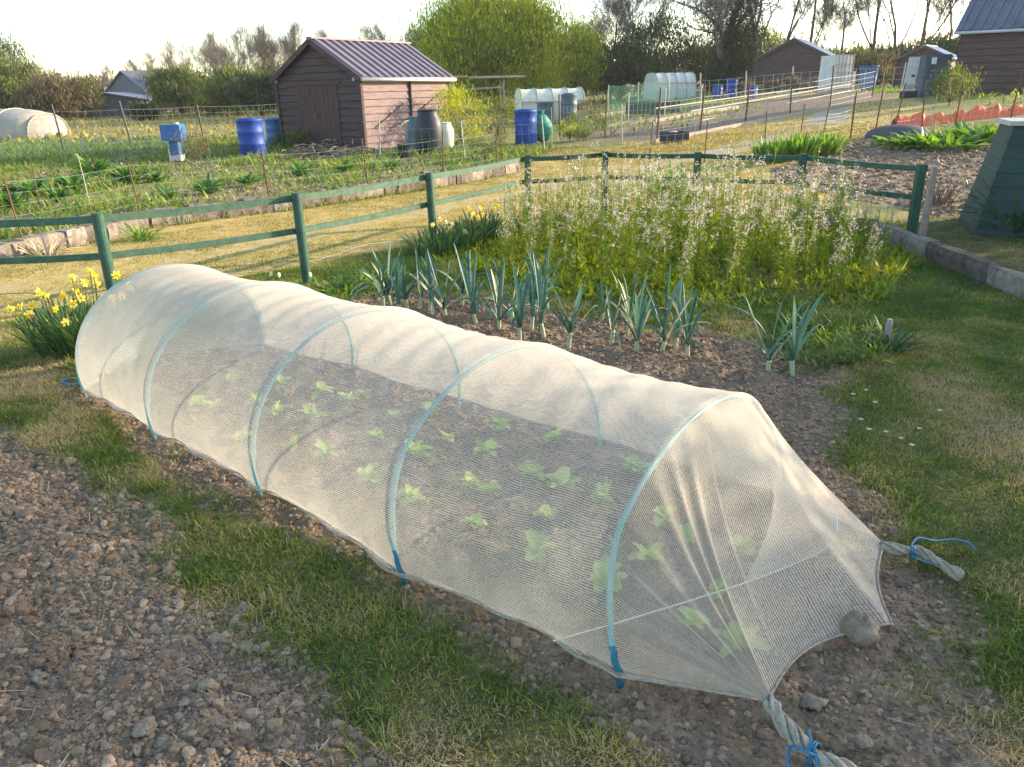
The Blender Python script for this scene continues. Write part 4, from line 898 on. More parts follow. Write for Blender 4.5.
# right shed: long side faces the viewer
Cr=spot(965,27.5)
tR,PR,_=shed(Cr+np.array([0,0,0]),R(0),.01,.01,.01,.02,'x') if False else (None,None,None)
def shed_long(p0,rz,l,w,he,hr,label):
    z=hz(p0[0],p0[1]); t=thing('garden_shed',label,'shed',(p0[0],p0[1],z),rz); b=MB(); n=10
    def boards(x0,x1,y0,y1,nx,ny,zl,zh,nm,mat,tri=None):
        b=MB(); k=int((zh-zl)/.2)
        for i in range(k):
            a0=zl+(zh-zl)*i/k;a1=zl+(zh-zl)*(i+1)/k
            def seg(a):
                if tri is None or a<=he: return 0,1
                f=min(.5,.5*(a-he)/(hr-he)); return f,1-f
            s0,s1=seg(a0),seg(a1); p=lambda s,a,o:[x0+(x1-x0)*s+nx*o,y0+(y1-y0)*s+ny*o,a]
            q=[p(s0[0],a0,.05),p(s0[1],a0,.05),p(s1[1],a1+.01,.008),p(s1[0],a1+.01,.008)]; bk=[[x-nx*.05,y-ny*.05,zz] for x,y,zz in q]
            b.add(np.array(q+bk),[[0,1,2,3],[7,6,5,4],[0,4,5,1],[3,2,6,7],[0,3,7,4],[1,5,6,2]])
        return b.build(nm,mat,t)
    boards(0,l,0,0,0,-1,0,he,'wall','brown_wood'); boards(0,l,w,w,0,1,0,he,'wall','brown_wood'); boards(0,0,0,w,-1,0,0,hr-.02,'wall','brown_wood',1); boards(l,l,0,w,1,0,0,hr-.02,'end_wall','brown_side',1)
    rf=MB(); ov=.18; pit=(hr-he)/(w/2)
    for s in (0,1):
        ye=-ov if s==0 else w+ov; ze=he-pit*ov+.05; a=np.array([-ov,ye,ze]);b_=np.array([l+ov,ye,ze]);c_=np.array([l+ov,w/2,hr+.05]);d_=np.array([-ov,w/2,hr+.05]); nr=np.cross(b_-a,d_-a);nr/=np.linalg.norm(nr);nr=nr if nr[2]>0 else -nr
        q=[a,b_,c_,d_]; rf.add(np.array(q+[x+nr*.02 for x in q]),[[0,1,2,3],[7,6,5,4],[0,1,5,4],[1,2,6,5],[2,3,7,6],[3,0,4,7]])
        k=9
        for i in range(k):
            f=(i+.5)/k; p_=a*(1-f)+b_*f+nr*.04; r_=d_*(1-f)+c_*f+nr*.04; rf.bar(p_,r_,.07,.05)
    rf.bar((-ov,w/2,hr+.1),(l+ov,w/2,hr+.1),.2,.05); rf.build('roof','roof_dark',t)
    m=MB(); m.tube([(-ov,-ov-.05,he-pit*ov),(l+ov,-ov-.05,he-pit*ov-.02)],.05,8); m.build('gutter','roof_grey',t,True)
    m=MB(); m.box((l+.05,-.05,he/2),(.16,.16,he)); m.build('corner_post','sunlit_tan_wood',t)
    m=MB(); m.bar((l+ov+.03,-ov,he-pit*ov+.02),(l+ov+.03,w/2,hr+.02),.03,.16); m.build('barge_board','sunlit_tan_wood',t); m=MB(); m.bar((l+ov+.03,w+ov,he-pit*ov+.02),(l+ov+.03,w/2,hr+.02),.03,.16); m.build('barge_board','sunlit_tan_wood',t)
    return t
pR=spot(951,28.5); shed_long(pR,R(-42),2.35,2.9,2.15,3.2,'dark brown plank shed with ribbed roof at the right edge')
# water tank and white panel left of the right shed
p=spot(930,30.5); t=thing('water_tank','dark slatted water tank standing against the right shed','tank',p,R(-10)); t.scale=(.85,.85,.82); 
m=MB(); m.box((0,0,.85),(1.05,.9,1.7),taper=.96); [m.box((0,0,.2+.2*i),(1.1,.95,.06)) for i in range(8)]; m.build('body','slate_plastic',t)
m=MB(); m.box((-.2,-.47,1.45),(.2,.02,.28)); m.build('sticker','pot_white',t)
m=MB(); m.lathe([(.14,0),(.14,.02)],14,(.1,.0,1.75)); m.build('lid','slate_plastic',t)
p=spot(908,30.2); t=thing('leaning_board','tall white panel with cut-outs leaning by the dark water tank','panel',p,R(-8)); t.scale=(.85,.85,.8)
m=MB(); v=[(-.28,-.02,.3),(.18,-.02,.3),(.3,.12,1.75),(-.14,.12,1.75)]; v=np.array(v); m.add(np.r_[v,v+[0,.06,0]],[[0,1,2,3],[7,6,5,4],[0,4,5,1],[1,5,6,2],[2,6,7,3],[3,7,4,0]]); m.build('board','white_plastic',t)
m=MB(); m.box((0,.02,.15),(.62,.4,.3)); m.build('base','black_plastic',t); m=MB(); m.box((.08,.01,.95),(.12,.05,.1)); m.build('latch','tarp_dark',t); [MB().box((0,-.0+.002*i,.42+.07*i),(.34,.05,.02)).build('slat','slate_plastic',t) for i in range(3)]
# green compost bin at right
cb=atg(963,236); 
t=thing('compost_bin','tall dark green ribbed compost bin at the right edge of the terrace','compost bin',(cb[0]+.86,cb[1]+.30,hz(cb[0]+.5,cb[1]+.3)),R(-22)); t.scale=(.9,.9,.82)
m=MB(); m.box((0,0,.64),(1.3,1.25,1.28),taper=.66)
for i in range(7):
    s=1-(.34)*(.1+.165*i)/1.28; m.box((0,0,.1+.165*i),(1.3*s+.03,1.25*s+.03,.03),taper=.985)
m.build('body','comp_green',t); m=MB(); m.box((0,0,1.31),(.98,.94,.05),taper=.95); m.build('lid','pale_stake',t)
# ------------------------------------------------------------------ barrels and small stuff
def barrel(p,r,h,mat,label,cat='barrel',shape='drum',lid=True,group=None,name='barrel',rot=0):
    t=thing(name,label,cat,p,rot,group); m=MB()
    if shape=='drum': pr=[(r*.93,0),(r*.98,.04*h),(r*.96,.3*h),(r*1.03,.33*h),(r*.97,.37*h),(r*.97,.62*h),(r*1.03,.66*h),(r*.97,.7*h),(r*.96,.93*h),(r*1.02,.95*h),(r*1.0,h),(r*.9,h)]
    elif shape=='butt': pr=[(r*.8,0),(r*.95,.12*h),(r*1.02,.4*h),(r*1.0,.62*h),(r*.9,.8*h),(r*.72,.9*h),(r*.7,.97*h),(r*.62,h)]
    else: pr=[(r*.8,0),(r*.95,.5*h),(r*1.0,.97*h),(r*1.06,.98*h),(r*1.06,h),(r*.9,h)]
    m.lathe(pr,22); m.build('body',mat,t,True)
    if lid: m=MB(); m.lathe([(r*.72,h*.99),(r*.74,h*1.02),(r*.3,h*1.04)],18); m.build('lid',mat,t)
    return t
barrel(spot(254,22.3),.36,.98,'blue_plastic','large deep blue barrel in the left garden before the brown shed')
barrel(spot(277,26.5),.3,.85,'lightblue_plastic','smaller lighter blue barrel close to the shed corner')
p=spot(178,21.3); t=thing('blue_water_container','light blue water container raised on a narrow blue stand','container',p)
m=MB(); m.box((0,0,.72),(.52,.4,.4),taper=.97); m.build('tank','lightblue_plastic',t); m=MB(); m.box((0,0,.28),(.22,.22,.56)); m.build('stand','lightblue_plastic',t); m=MB(); m.lathe([(.07,.9),(.07,.97)],10,(.12,0,0)); m.build('cap','white_plastic',t); m=MB(); m.box((0,0,.08),(.28,.3,.14)); m.build('foot','white_plastic',t)
barrel(spot(430,21.6),.38,1.1,'black_plastic','large black water butt beside the shed wall',shape='butt')
barrel(spot(446,23.6),.26,.7,'film','grey-white round tub behind the black water butt',shape='butt',name='tub',cat='tub')
barrel(spot(416,22.8),.22,.9,'slate_plastic','slate grey barrel squeezed between shed and black butt',shape='butt')
barrel(spot(405,20.6),.2,.34,'black_plastic','small black bucket in front of the shed wall',shape='pot',lid=False,name='bucket',cat='bucket')
barrel(spot(526,24.5),.34,.98,'blue_plastic','blue barrel with white streak near the green sack')
p=spot(541,25); t=thing('green_sack','slumped green woven sack behind the blue barrel','sack',p); v,f=rock(77,2,.15); m=MB(); m.add(v*[.33,.28,.45]+[0,0,.45],f); m.build('body','teal_plastic',t,True); m=MB(); m.lathe([(.08,.84),(.12,.95)],10); m.build('neck','teal_plastic',t)
barrel(spot(545,36),.36,.95,'slate_plastic','dark barrel left in front of the light polytunnel'); barrel(spot(569,36),.36,1.2,'slate_plastic','taller dark barrel right in front of the light polytunnel')
barrel(spot(717,48),.3,.75,'blue_plastic','blue barrel left of two beyond the bare beds'); barrel(spot(731,47),.32,.95,'blue_plastic','blue barrel right of two beyond the bare beds'); barrel(spot(752,44),.26,.6,'blue_plastic','blue barrel at the left foot of the small dark shed')
barrel(spot(866,44),.48,1.25,'lightblue_plastic','open blue tub standing before the far hedge',shape='pot',lid=False,name='tub',cat='tub')
p=spot(847,40.5); t=thing('blue_sack','blue and white upright sack beside the white cage tank','sack',p); m=MB(); m.box((0,0,.5),(.35,.3,1.0),taper=.8); m.build('body','lightblue_plastic',t); m=MB(); m.box((.2,0,.5),(.12,.31,.96),taper=.8); m.build('stripe','white_plastic',t)
# IBC cage tank
p=spot(833,40); t=thing('cage_tank','white plastic cage tank right of the small dark shed','tank',p,R(20)); m=MB(); m.box((0,0,.95),(1.05,1.0,1.5)); m.build('tank','white_plastic',t); m=MB()
for i in range(6):
    for z in (0,): m.bar((-.55+.22*i,-.54,.2),(-.55+.22*i,-.54,1.75),.03,.03)
for z in (.25,.6,.95,1.3,1.7): m.bar((-.56,-.56,z),(.56,-.56,z),.03,.03); m.bar((.56,-.56,z),(.56,.56,z),.03,.03)
m.build('cage','wire',t); m=MB(); m.box((0,0,.08),(1.15,1.1,.16)); m.build('pallet','grey_wood',t)
# crate and dark box at the bare bed's corner
p=spot(674,20.6); t=thing('black_crate','black crate with pale lining at the corner of the bare bed','crate',p,.2); m=MB(); [m.box(c,d) for c,d in (((0,0,.03),(.6,.4,.04)),((0,-.2,.14),(.62,.03,.24)),((0,.2,.14),(.62,.03,.24)),((-.3,0,.14),(.03,.4,.24)),((.3,0,.14),(.03,.4,.24)))]; m.build('box','black_plastic',t); m=MB(); v,f=rock(5,1,.3); m.add(v*[.22,.14,.1]+[0,0,.18],f); m.build('lining','pale_stake',t)
p=spot(652,36.5); t=thing('dark_planter','long dark planter box in the middle plots','planter',p,.1); m=MB(); m.box((0,0,.28),(2.2,.8,.5)); [m.box((0,-.42,.12+.17*i),(2.26,.04,.13)) for i in range(3)]; m.build('box','brown_door',t)
# polytunnels
def polytunnel(p,rz,w,l,h,label,ends=True,mat='film'):
    t=thing('polytunnel',label,'polytunnel',p,rz); n=16; V=[]; nx=8
    for i in range(nx+1):
        for j in range(n+1):
            a=PI*j/n; V.append((l*(i/nx-.5),-w/2*math.copysign(abs(math.cos(a))**.6,math.cos(a)),h*math.sin(a)**.55-(.03 if i%2 else 0)))
    q=[[i*(n+1)+j,i*(n+1)+j+1,(i+1)*(n+1)+j+1,(i+1)*(n+1)+j] for i in range(nx) for j in range(n)]
    m=MB(); m.add(np.array(V),q); c=m.build('cover',mat,t,True)
    for s in (0,nx):
        m=MB(); m.addf(np.array(V[s*(n+1):(s+1)*(n+1)])+np.array([.01 if s else -.01,0,0]),[list(range(n+1))]); m.build('end_sheet',mat,t)
    for s in range(0,nx+1,2):
        m=MB(); m.tube(np.array(V[s*(n+1):(s+1)*(n+1)])*np.array([1,1.01,1.012]),.025,6); m.build('hoop','film_edge',t)
    m=MB(); m.bar((-l/2,-w/2-.03,h*.62),(l/2,-w/2-.03,h*.62),.04,.05); m.build('rail','film_edge',t); return t
polytunnel(spot(549,38.5),R(8),2.3,2.9,1.5,'yellowish arched polytunnel with two dark barrels in front')
polytunnel(spot(669,54),R(15),2.2,2.7,1.65,'pale ivory polytunnel beyond the bare beds',mat='white_plastic')
# left low dome, a big low tunnel with ivory sheet
p=spot(2,38); t=thing('low_polytunnel','low ivory sheeted dome tunnel at the left edge of the meadow','polytunnel',p,R(-12)); m=MB(); V=[];n=18;nx=12
for i in range(nx+1):
    for j in range(n+1):
        a=PI*j/n; e=(1-((i/nx-.5)*2)**4)**.35 if 0<i<nx else .12; V.append((6.2*(i/nx-.5),-1.6*math.cos(a)*e,1.25*math.sin(a)**.8*(e*.96+.04)-.0))
m.add(np.array(V),[[i*(n+1)+j,i*(n+1)+j+1,(i+1)*(n+1)+j+1,(i+1)*(n+1)+j] for i in range(nx) for j in range(n)]); m.build('cover','film_edge2',t,True)
m=MB(); m.tube(np.array(V[11*(n+1):12*(n+1)])*1.015,.03,6); m.build('hoop','film_edge',t); m=MB(); m.tube(np.array(V[8*(n+1):9*(n+1)])*1.01,.03,6); m.build('hoop','film_edge',t)
# pergola
p=spot(505,31.5); t=thing('pergola','flat-roofed timber pergola frame in front of the bright green tree','pergola',p,R(6))
for x,y in ((-1.9,0),(0,0),(-1.9,1.4),(0,1.4)): m=MB(); m.bar((x,y,-.1),(x,y,1.95),.07,.07); m.build('post','grey_wood',t)
m=MB(); m.box((-.2,.6,2.02),(2.0,1.7,.07)); m.build('roof','board',t); m=MB(); m.box((-1.9,.6,2.06),(1.1,1.5,.07)); m.build('roof','board',t); m=MB(); m.bar((-3.6,0,1.55),(0,0,1.65),.06,.06); m.build('beam','grey_wood',t)
# orange netting heap
p0=spot(893,18.6); p1=spot(1080,19.4); t=thing('orange_netting','crumpled orange plastic netting along the back of the right plot','netting',p0)
m=MB(); n=50; rows_=[]
for i in range(n+1):
    s=i/n; b_=(p1-p0)*s; hh=.24+.035*math.sin(s*17)+.05*math.sin(s*61)+.03*math.sin(s*143); rows_+=[b_+[0,-.12,0.0],b_+[.03*math.sin(i*2.2),-.08,hh*.6],b_+[0,.0,hh],b_+[0,.1,hh*.7],b_+[0,.15,0]]
m.add(np.array(rows_),[[i*5+j,i*5+j+1,(i+1)*5+j+1,(i+1)*5+j] for i in range(n) for j in range(4)]); m.build('sheet','orange_net',t)
p=spot(892,16.9); t=thing('fabric_heap','dark grey fabric sheet draped over a soil ridge by the orange netting','sheet',p,.1); m=MB(); v,f=rock(15,2,.2); m.add(v*[.75,.4,.24]+[.1,0,0],f); m.build('cover','tarp_dark',t,True)
# green netting cage in the middle plots
def netpanel(p0,p1,h,label):
    a=spot(*p0);b_=spot(*p1); t=thing('green_netting',label,'netting',a); d=b_-a; V=[];n=14
    for i in range(n+1):
        s=i/n; V+=[d*s,d*s+[0,.03*math.sin(i*2.1),h*.5],d*s+[0,0,h+.04*math.sin(i*1.7)]]
    uv=np.array([[i/n*np.linalg.norm(d),k*h/2] for i in range(n+1) for k in range(3)])
    m=MB(); m.add(np.array(V),[[i*3+j,i*3+j+1,(i+1)*3+j+1,(i+1)*3+j] for i in range(n) for j in range(2)]); m.build('mesh','green_net',t,uv=uv)
    for s in (0,.5,1): m=MB(); m.tube([d*s-[0,0,.1],d*s+[0,0,h*1.05]],.03,5); m.build('post','pale_stake',t)
netpanel((608,42),(668,41),1.3,'green mesh netting panel left of the ivory polytunnel'); netpanel((628,34),(700,35),1.0,'lower green mesh netting round the middle vegetable bed')
netpanel((-20,23.5),(185,24.5),.5,'low blue-green netting strip across the left garden'); 
# far grey house and outbuilding
def house(px,Y,w,l,he,hr,rz,label,name='grey_house'):
    p=spot(px,Y); t=thing(name,label,'house',p,rz); m=MB(); m.addf([(-w/2,0,-1),(w/2,0,-1),(w/2,0,he),(0,0,hr),(-w/2,0,he),(-w/2,l,-1),(w/2,l,-1),(w/2,l,he),(0,l,hr),(-w/2,l,he)],[[0,1,2,3,4],[9,8,7,6,5],[1,6,7,2],[0,4,9,5]]); m.build('wall','wall_grey',t)
    m=MB()
    for s in (-1,1):
        q=np.array([(s*(w/2+.3),-.3,he-.2),(s*(w/2+.3),l+.3,he-.2),(0,l+.3,hr+.08),(0,-.3,hr+.08)]); m.add(np.r_[q,q+[0,0,.12]],[[0,1,2,3],[7,6,5,4],[0,1,5,4],[2,3,7,6],[1,2,6,5],[3,0,4,7]])
    m.build('roof','roof_dark',t); m=MB(); m.box((-w*.2,-.03,he*.55),(1,.1,1.1)); m.build('window','slate_plastic',t)
house(130,98,9,7,2.4,4.4,R(-38),'far grey gabled house between the left hedges')
house(108,72,7,5,1.5,1.9,R(5),'low grey flat outbuilding in front of the far house','outbuilding')
# brush heap by the shed
p=spot(326,20.8); m=MB(); g=np.random.default_rng(8)
for i in range(130):
    a=g.uniform(0,PI); c_=np.array([g.normal(0,.6),g.normal(0,.25),abs(g.normal(.12,.12))]); d=np.array([math.cos(a)*.9,math.sin(a)*.4,g.uniform(-.1,.3)])*g.uniform(.3,.9); m.tube([c_-d/2,c_+[0,0,.04],c_+d/2],[.012,.016,.007],4)
o=m.build('brush_pile','twig',loc=tuple(p)); tag(o,'heap of cut grey branches on the ground before the shed','brush pile')
# ------------------------------------------------------------------ shrubs, clumps, stakes of the gardens
def leafclump(p,n,L,W,el,mat,label,cat,name,seed,spread=.12,bend=(.3,1.2),prof='leaf',tint=(0,.8),group=None,nseg=4):
    g=np.random.default_rng(seed); a=g.uniform(0,6.28,n); r=spread*np.sqrt(g.uniform(0,1,n))
    t=MB(); t.add(*strips(np.stack([r*np.cos(a),r*np.sin(a),np.zeros(n)],1),a+g.normal(0,.4,n),g.uniform(*el,n),L*g.uniform(.6,1.1,n),g.uniform(*bend,n),W*g.uniform(.7,1.2,n),nseg,.15,prof,g.uniform(*tint,n),g.uniform(-.5,.5,n)))
    o=t.build(name,mat,loc=tuple(p)); tag(o,label,cat,group); return o
M['veg']=leafy('veg_leaf',[(0,(.04,.1,.03)),(.5,(.1,.2,.04)),(1,(.25,.35,.06))],.4,.45,.4)
vegs=[(96,172,.5,'tall dark leafy artichoke plant in the left garden'),(131,180,.42,'broad leafy artichoke right of the tallest one'),(30,192,.4,'spreading dark leafy plant near the left photo edge'),(60,198,.3,'yellow-green leafy lettuce clump above the green rail'),(157,178,.28,'small leafy plant below the light blue container'),(75,186,.35,'leafy artichoke between the two dark clumps'),(168,195,.25,'small light green plant above the middle of the green rail'),(208,190,.3,'spreading green plant behind the kerb wall fence'),(12,205,.3,'lowest leafy clump at the left photo edge'),(248,182,.3,'leafy plant before the large blue barrel'),(300,172,.3,'leafy green clump before the brush heap'),(345,168,.28,'low green clump before the shed door'),(392,165,.25,'low green plant below the black water butt')]
for i,(a,b_,L,l) in enumerate(vegs):
    p=atg(a,b_+4); leafclump(p,34,L*1.15,L*.3,(.5,1.4),'veg',l,'vegetable plant','leafy_vegetable',700+i,.2*L,group='leafy vegetables in the left garden')
for i,(a,b_,L,l) in enumerate([(142,240,.25,'bright green weed tuft growing from the kerb wall'),(47,258,.3,'dry brown tuft at the foot of the kerb wall'),(420,190,.25,'bright green tuft on the kerb wall by the third post')]):
    p=atg(a,b_); leafclump(p,60,L,.03,(.2,1.3),'veg' if i!=1 else 'straw',l,'weed','weed_tuft',720+i,.12,tint=(.4,1))
for i,(a,b_,L,l) in enumerate([(772,158,.42,'spiky iris clump left half behind the back rail'),(800,154,.46,'tall bright iris clump between back rail and path'),(825,150,.4,'smaller iris clump right of the tall one'),(678,206,.62,'tall green iris leaves behind the leaning fence post')]):
    p=atg(a,b_+4); leafclump(p,170,L,.035,(1.0,1.5),'veg',l,'iris clump','iris_clump',740+i,.28,(.1,.6),'strap',(.1,1))
for i,(a,Y,l) in enumerate([(915,15.4,'leafy green marrow mound before the orange netting'),(945,15.0,'yellow-flecked leafy mound right before the orange netting'),(985,15.6,'green mound near the compost bin lid')]):
    leafclump(spot(a,Y),150,.34,.11,(.2,1.2),'veg',l,'vegetable plant','leafy_mound',760+i,.6,tint=(.1,1))
leafclump(atg(1012,235),60,.75,.03,(.7,1.3),'daff_leaf','dark strappy plant before the compost bin','plant','strap_plant',770,.12,(.5,1.5),'strap')
leafclump(atg(935,205),90,.34,.012,(.5,1.4),'twig','dead brown stalks beside the leaning grey post','dead plant','dead_stalks',771,.2,(.1,.8),'strap')
leafclump(atg(340,292),160,.12,.025,(.3,1.3),'veg','bright green low weed patch behind the tunnel','weed','weed_patch',773,.4,tint=(.3,1))
leafclump(atg(375,282),120,.14,.025,(.3,1.3),'veg','green weed patch at the left end of the leek row','weed','weed_patch',774,.3,tint=(.1,.8))
leafclump(atg(110,372),120,.12,.02,(.3,1.3),'grass','green weeds where the tunnel meets the left daffodils','weed','weed_patch',775,.25,tint=(0,.6))
leafclump(atg(888,350),70,.16,.02,(.4,1.3),'daff_leaf','dark weed tuft around the short stub post','weed','weed_patch',776,.12,tint=(0,.6))
a=atg(886,345); o=MB().tube([(0,0,-.05),(0,0,.15),(0,0,.17)],[.022,.022,.016],8).build('stub_post','grey_wood',loc=tuple(a)); tag(o,'short dark stub post in the grass right of the leeks','post')
def shrub(p,rx,rz_,n,mat,label,seed,leaf=.06,name='shrub',cat='shrub',twigs=True,ry=None,clumps=26,trunk=0.0):
    """leaves gathered in clumps on twigs that rise from one foot"""
    g=np.random.default_rng(seed); t=thing(name,label,cat,p); ry=ry or rx
    c=g.normal(size=(clumps,3)); c/=np.linalg.norm(c,axis=1)[:,None]; rad=g.uniform(.35,1,clumps)**.6; c=c*rad[:,None]*np.array([rx,ry,rz_])*.86; c[:,2]+=rz_*1.0+trunk
    c[:,2]=np.maximum(c[:,2],.05+trunk*.7)
    ix=g.integers(0,clumps,n); sz=g.uniform(.13,.3,clumps)*min(rx,rz_)*1.3; pt=c[ix]+g.normal(size=(n,3))*sz[ix][:,None]*np.array([1,1,.8])*.75; pt[:,2]=np.maximum(pt[:,2],.03)
    tb=g.uniform(-.38,.34,clumps)
    m=MB(); m.add(*strips(pt,g.uniform(0,6.28,n),g.uniform(-1.2,1.4,n),leaf*g.uniform(.7,1.5,n),g.uniform(-.4,.8,n),leaf*.75*g.uniform(.7,1.3,n),1,0,'leaf',np.clip(g.beta(2,2,n)+tb[ix],0,1))); m.build('crown',mat,t)
    m=MB()
    f0=np.array([0,0,-.1]); 
    for k in range(0,clumps,2 if rx<1.5 else 4):
        e=c[k]*.85; md=np.array([e[0]*.35,e[1]*.35,trunk+max(.1,(e[2]-trunk)*.55)]); m.tube([f0+[g.normal(0,.03*rx),g.normal(0,.03*rx),0],[e[0]*.05,e[1]*.05,max(trunk,.1)],md,e],[rx*.02,rx*.016,rx*.009,rx*.003],4)
    m.build('trunk','bark',t); return t
shrub(spot(195,20.4),.55,.5,1500,'tree_brown','reddish brown bare-stemmed shrub between the blue containers',801,.05)
shrub(spot(485,19.2),.62,.34,2200,'tree_mid','low grey-green shrub above the kerb wall end',802,.045)
shrub(spot(462,25.5),1.1,.95,5200,'tree_bright','yellow-green bush against the right end of the brown shed',803,.07)
shrub(spot(497,27),.9,.75,3000,'tree_mid','mixed bush below the pergola roof',804,.07)
shrub(spot(586,24.5),.9,.4,2600,'tree_mid','grey-green low shrub right of the green sack',805,.06)
shrub(spot(570,24.9),.5,.3,1200,'tree_bright','small bright shrub close to the green sack',806,.06)
shrub(spot(949,24.2),.7,.62,3200,'tree_mid','rounded green bush before the right shed corner',807,.07)
shrub(spot(590,37),.9,.5,1600,'tree_brown','reddish shrub right of the light polytunnel',808,.08)
shrub(spot(292,24.4),.9,.3,1800,'tree_mid','grassy green shrub at the foot of the shed gable',809,.07)
shrub(spot(430,26),.6,.55,900,'tree_bright','climber on the side wall of the brown shed',810,.06)
# garden stakes
for i,(a,Y,h,mt,l) in enumerate([(215,14.2,.95,'green_paint','thin green stake in the weeds before the blue barrel'),(41,12.2,.8,'rust','red-brown stake at the left behind the kerb fence'),(90,12.6,.8,'pale_stake','pale bent stake in the left garden'),(182,20.3,.5,'pale_stake','white stick below the light blue container'),(170,20.5,.5,'pale_stake','second white stick left below the light blue container'),(552,22,1.1,'pale_stake','pale upright stake right of the blue barrel'),(890,18.6,.75,'pale_stake','white upright stake at the left end of the orange netting'),(931,18.2,.7,'pale_stake','white stake in front of the orange netting'),(667,11.4,.62,'pale_stake','pale stake in the blossom below the back rail'),(645,13.2,.6,'green_paint','short green stake behind the back rail'),(580,13.6,.45,'grey_wood','stubby grey stake on the path behind the corner of the fence')]):
    p=spot(a,Y); stake(p,p+np.array([.03*math.sin(i*2),0,h]),.009 if Y<25 else .03,mt,l,6,'garden_stake')
# daisies
for i,(a,b_) in enumerate([(853,394),(861,419),(875,403),(886,433),(869,430),(901,439),(919,429),(912,446),(866,391),(940,412)]):
    p=at(a,b_,.04); g=np.random.default_rng(i); m=MB(); m.tube([(0,0,-.04),(0,0,.0)],.0012,4); 
    d=MB(); d.add(*strips(np.zeros((10,3)),np.arange(10)*.628,.25,.014,0,.006,1,0,'leaf',.9)); t=thing('daisy','small white daisy in the grass right of the tunnel','daisy',(p[0],p[1],hg(p[0],p[1])+.045),group='daisies in the right lawn'); m.build('stem','grass',t); d.build('petals','blossom_white',t); MB().lathe([(.004,.001),(.003,.004)],8).build('centre','daff',t)
# loose stones on the soil
for i,(a,b_,s,l) in enumerate([(813,700,.022,'flat grey stone on the soil below the net hem'),(186,707,.012,'small pale round pebble in the dug bed'),(187,676,.010,'pale pebble right in the dug bed'),(205,690,.02,'dusty brown clod-like stone in the dug bed'),(146,732,.024,'large brown stone low in the dug bed'),(872,612,.012,'small stone by the net corner'),(38,680,.02,'tan stone at the left side of the dug bed'),(862,745,.016,'pale flat pebble right of the knotted net tail')]):
    p=at(a,b_); v,f=rock(850+i,2,.41); o=MB().add(v*[s*1.2,s,s*.7],f).build('loose_stone','stone',smooth=True,loc=(p[0],p[1],hg(p[0],p[1])+s*.4+.012)); tag(o,l,'stone')
# ------------------------------------------------------------------ trees
def baretree(seed,H=9,spread=.5,levels=6,trunk_r=.22,up=.25,nb=3,minr=.008,split=.35,mult=None):
    g=np.random.default_rng(seed); tr=MB(); cr=MB(); tips=[]
    def grow(p,d,L,r,lev):
        n=4; P=[p]; dd=d.copy()
        for i in range(n):
            dd=dd+g.normal(0,.13,3)*(1 if lev else .4)+np.array([0,0,up*.12]); dd/=np.linalg.norm(dd); P.append(P[-1]+dd*L/n)
        r1=max(r*.62,minr*.7); (tr if lev<2 else cr).tube(P,np.linspace(r,r1,n+1),6 if lev<2 else 3,.5,False)
        if lev>=2: tips.extend(P[1:])
        if lev>=levels: return
        k=nb+(lev>=2)+(g.uniform()<.5)
        for i in range(k):
            f=g.uniform(.35,1) if i else 1.0; q=P[min(n,int(round(f*n)))]
            ax=g.normal(0,1,3); nd=dd+ax*spread*(1 if i else .4); nd[2]+=up*.5; nd/=np.linalg.norm(nd)
            grow(q,nd,L*g.uniform(.55,.82),max(r1*g.uniform(.5,.8) if i else r1*.9,minr),lev+1)
    grow(np.array([0,0,-.2]),np.array([g.normal(0,.05),g.normal(0,.05),1.]),H*split,trunk_r,0)
    return tr,cr,np.array(tips)
def place_bare(px,Y,sc,proto,label,rz): return dup(proto,spot(px,Y),rz,sc,label)
bp=[]
for i,(H,sp,lv,tr,up) in enumerate([(16,.42,6,.15,.4),(14,.5,6,.14,.3),(18,.3,6,.15,.55)]):
    t=thing('bare_tree','x','tree',(0,0,0)); a_,b_,tp_=baretree(40+i,H,sp,lv,tr,up,3,.009,.27); print('bare',tp_[:,2].max(),len(tp_)); a_.build('trunk','bark',t); b_.build('branches','twig',t); bp.append(t)
bl=[(150,100,0.53,0,'slender bare tree above the far grey house roof'),(118,104,0.50,1,'thin bare tree left of the far house'),(182,96,0.53,2,'bare tree between the house and the willows'),(210,92,0.69,0,'bare grey tree just left above the green willows'),(240,88,0.78,1,'tall leafless tree left behind the brown shed'),(272,86,0.75,1,'leafless tree directly left of the shed roof'),(300,84,0.69,0,'bare tree rising behind the shed gable'),(335,90,0.72,1,'bare tree behind the middle of the shed roof'),(365,84,0.65,1,'bare tree behind the right part of the shed roof'),(398,88,0.70,0,'bare tree between the shed and the bright green tree'),(425,86,0.69,1,'bare tree partly hidden by the bright green tree'),
 (225,84,0.62,1,'second bare tree above the willows, close to the tall leafless one'),(257,80,0.69,0,'fuzzy bare tree rising just left of the shed ridge end'),(318,86,0.65,1,'low bare tree crown above the front of the shed ridge'),(350,82,0.62,1,'low bare tree crown above the rear of the shed ridge'),(382,90,0.75,1,'wide bare crown above the right end of the shed roof'),(165,98,0.56,1,'small twiggy tree just right above the far house'),
 (610,70,1.0,1,'spreading bare tree left of the ivy-clad trunk'),(640,66,.95,0,'bare tree with arching limbs beside the ivy tree'),(805,62,1.0,2,'bare tree directly above the small dark shed'),(775,66,1.05,0,'tall bare tree between ivy tree and dark shed'),(835,64,.95,1,'bare tree right behind the small dark shed'),(868,70,1.15,2,'tall straight bare tree above the blue tub'),(893,68,1.15,0,'tall bare tree above the white panel, left of two'),(915,66,1.15,2,'tall bare tree above the farthest shed'),(940,70,1.1,1,'bare tree just left of the right shed roof'),(1010,60,1.15,1,'bare tree above the right shed ridge'),(985,66,1.0,2,'bare tree peeping over the right shed roof')]
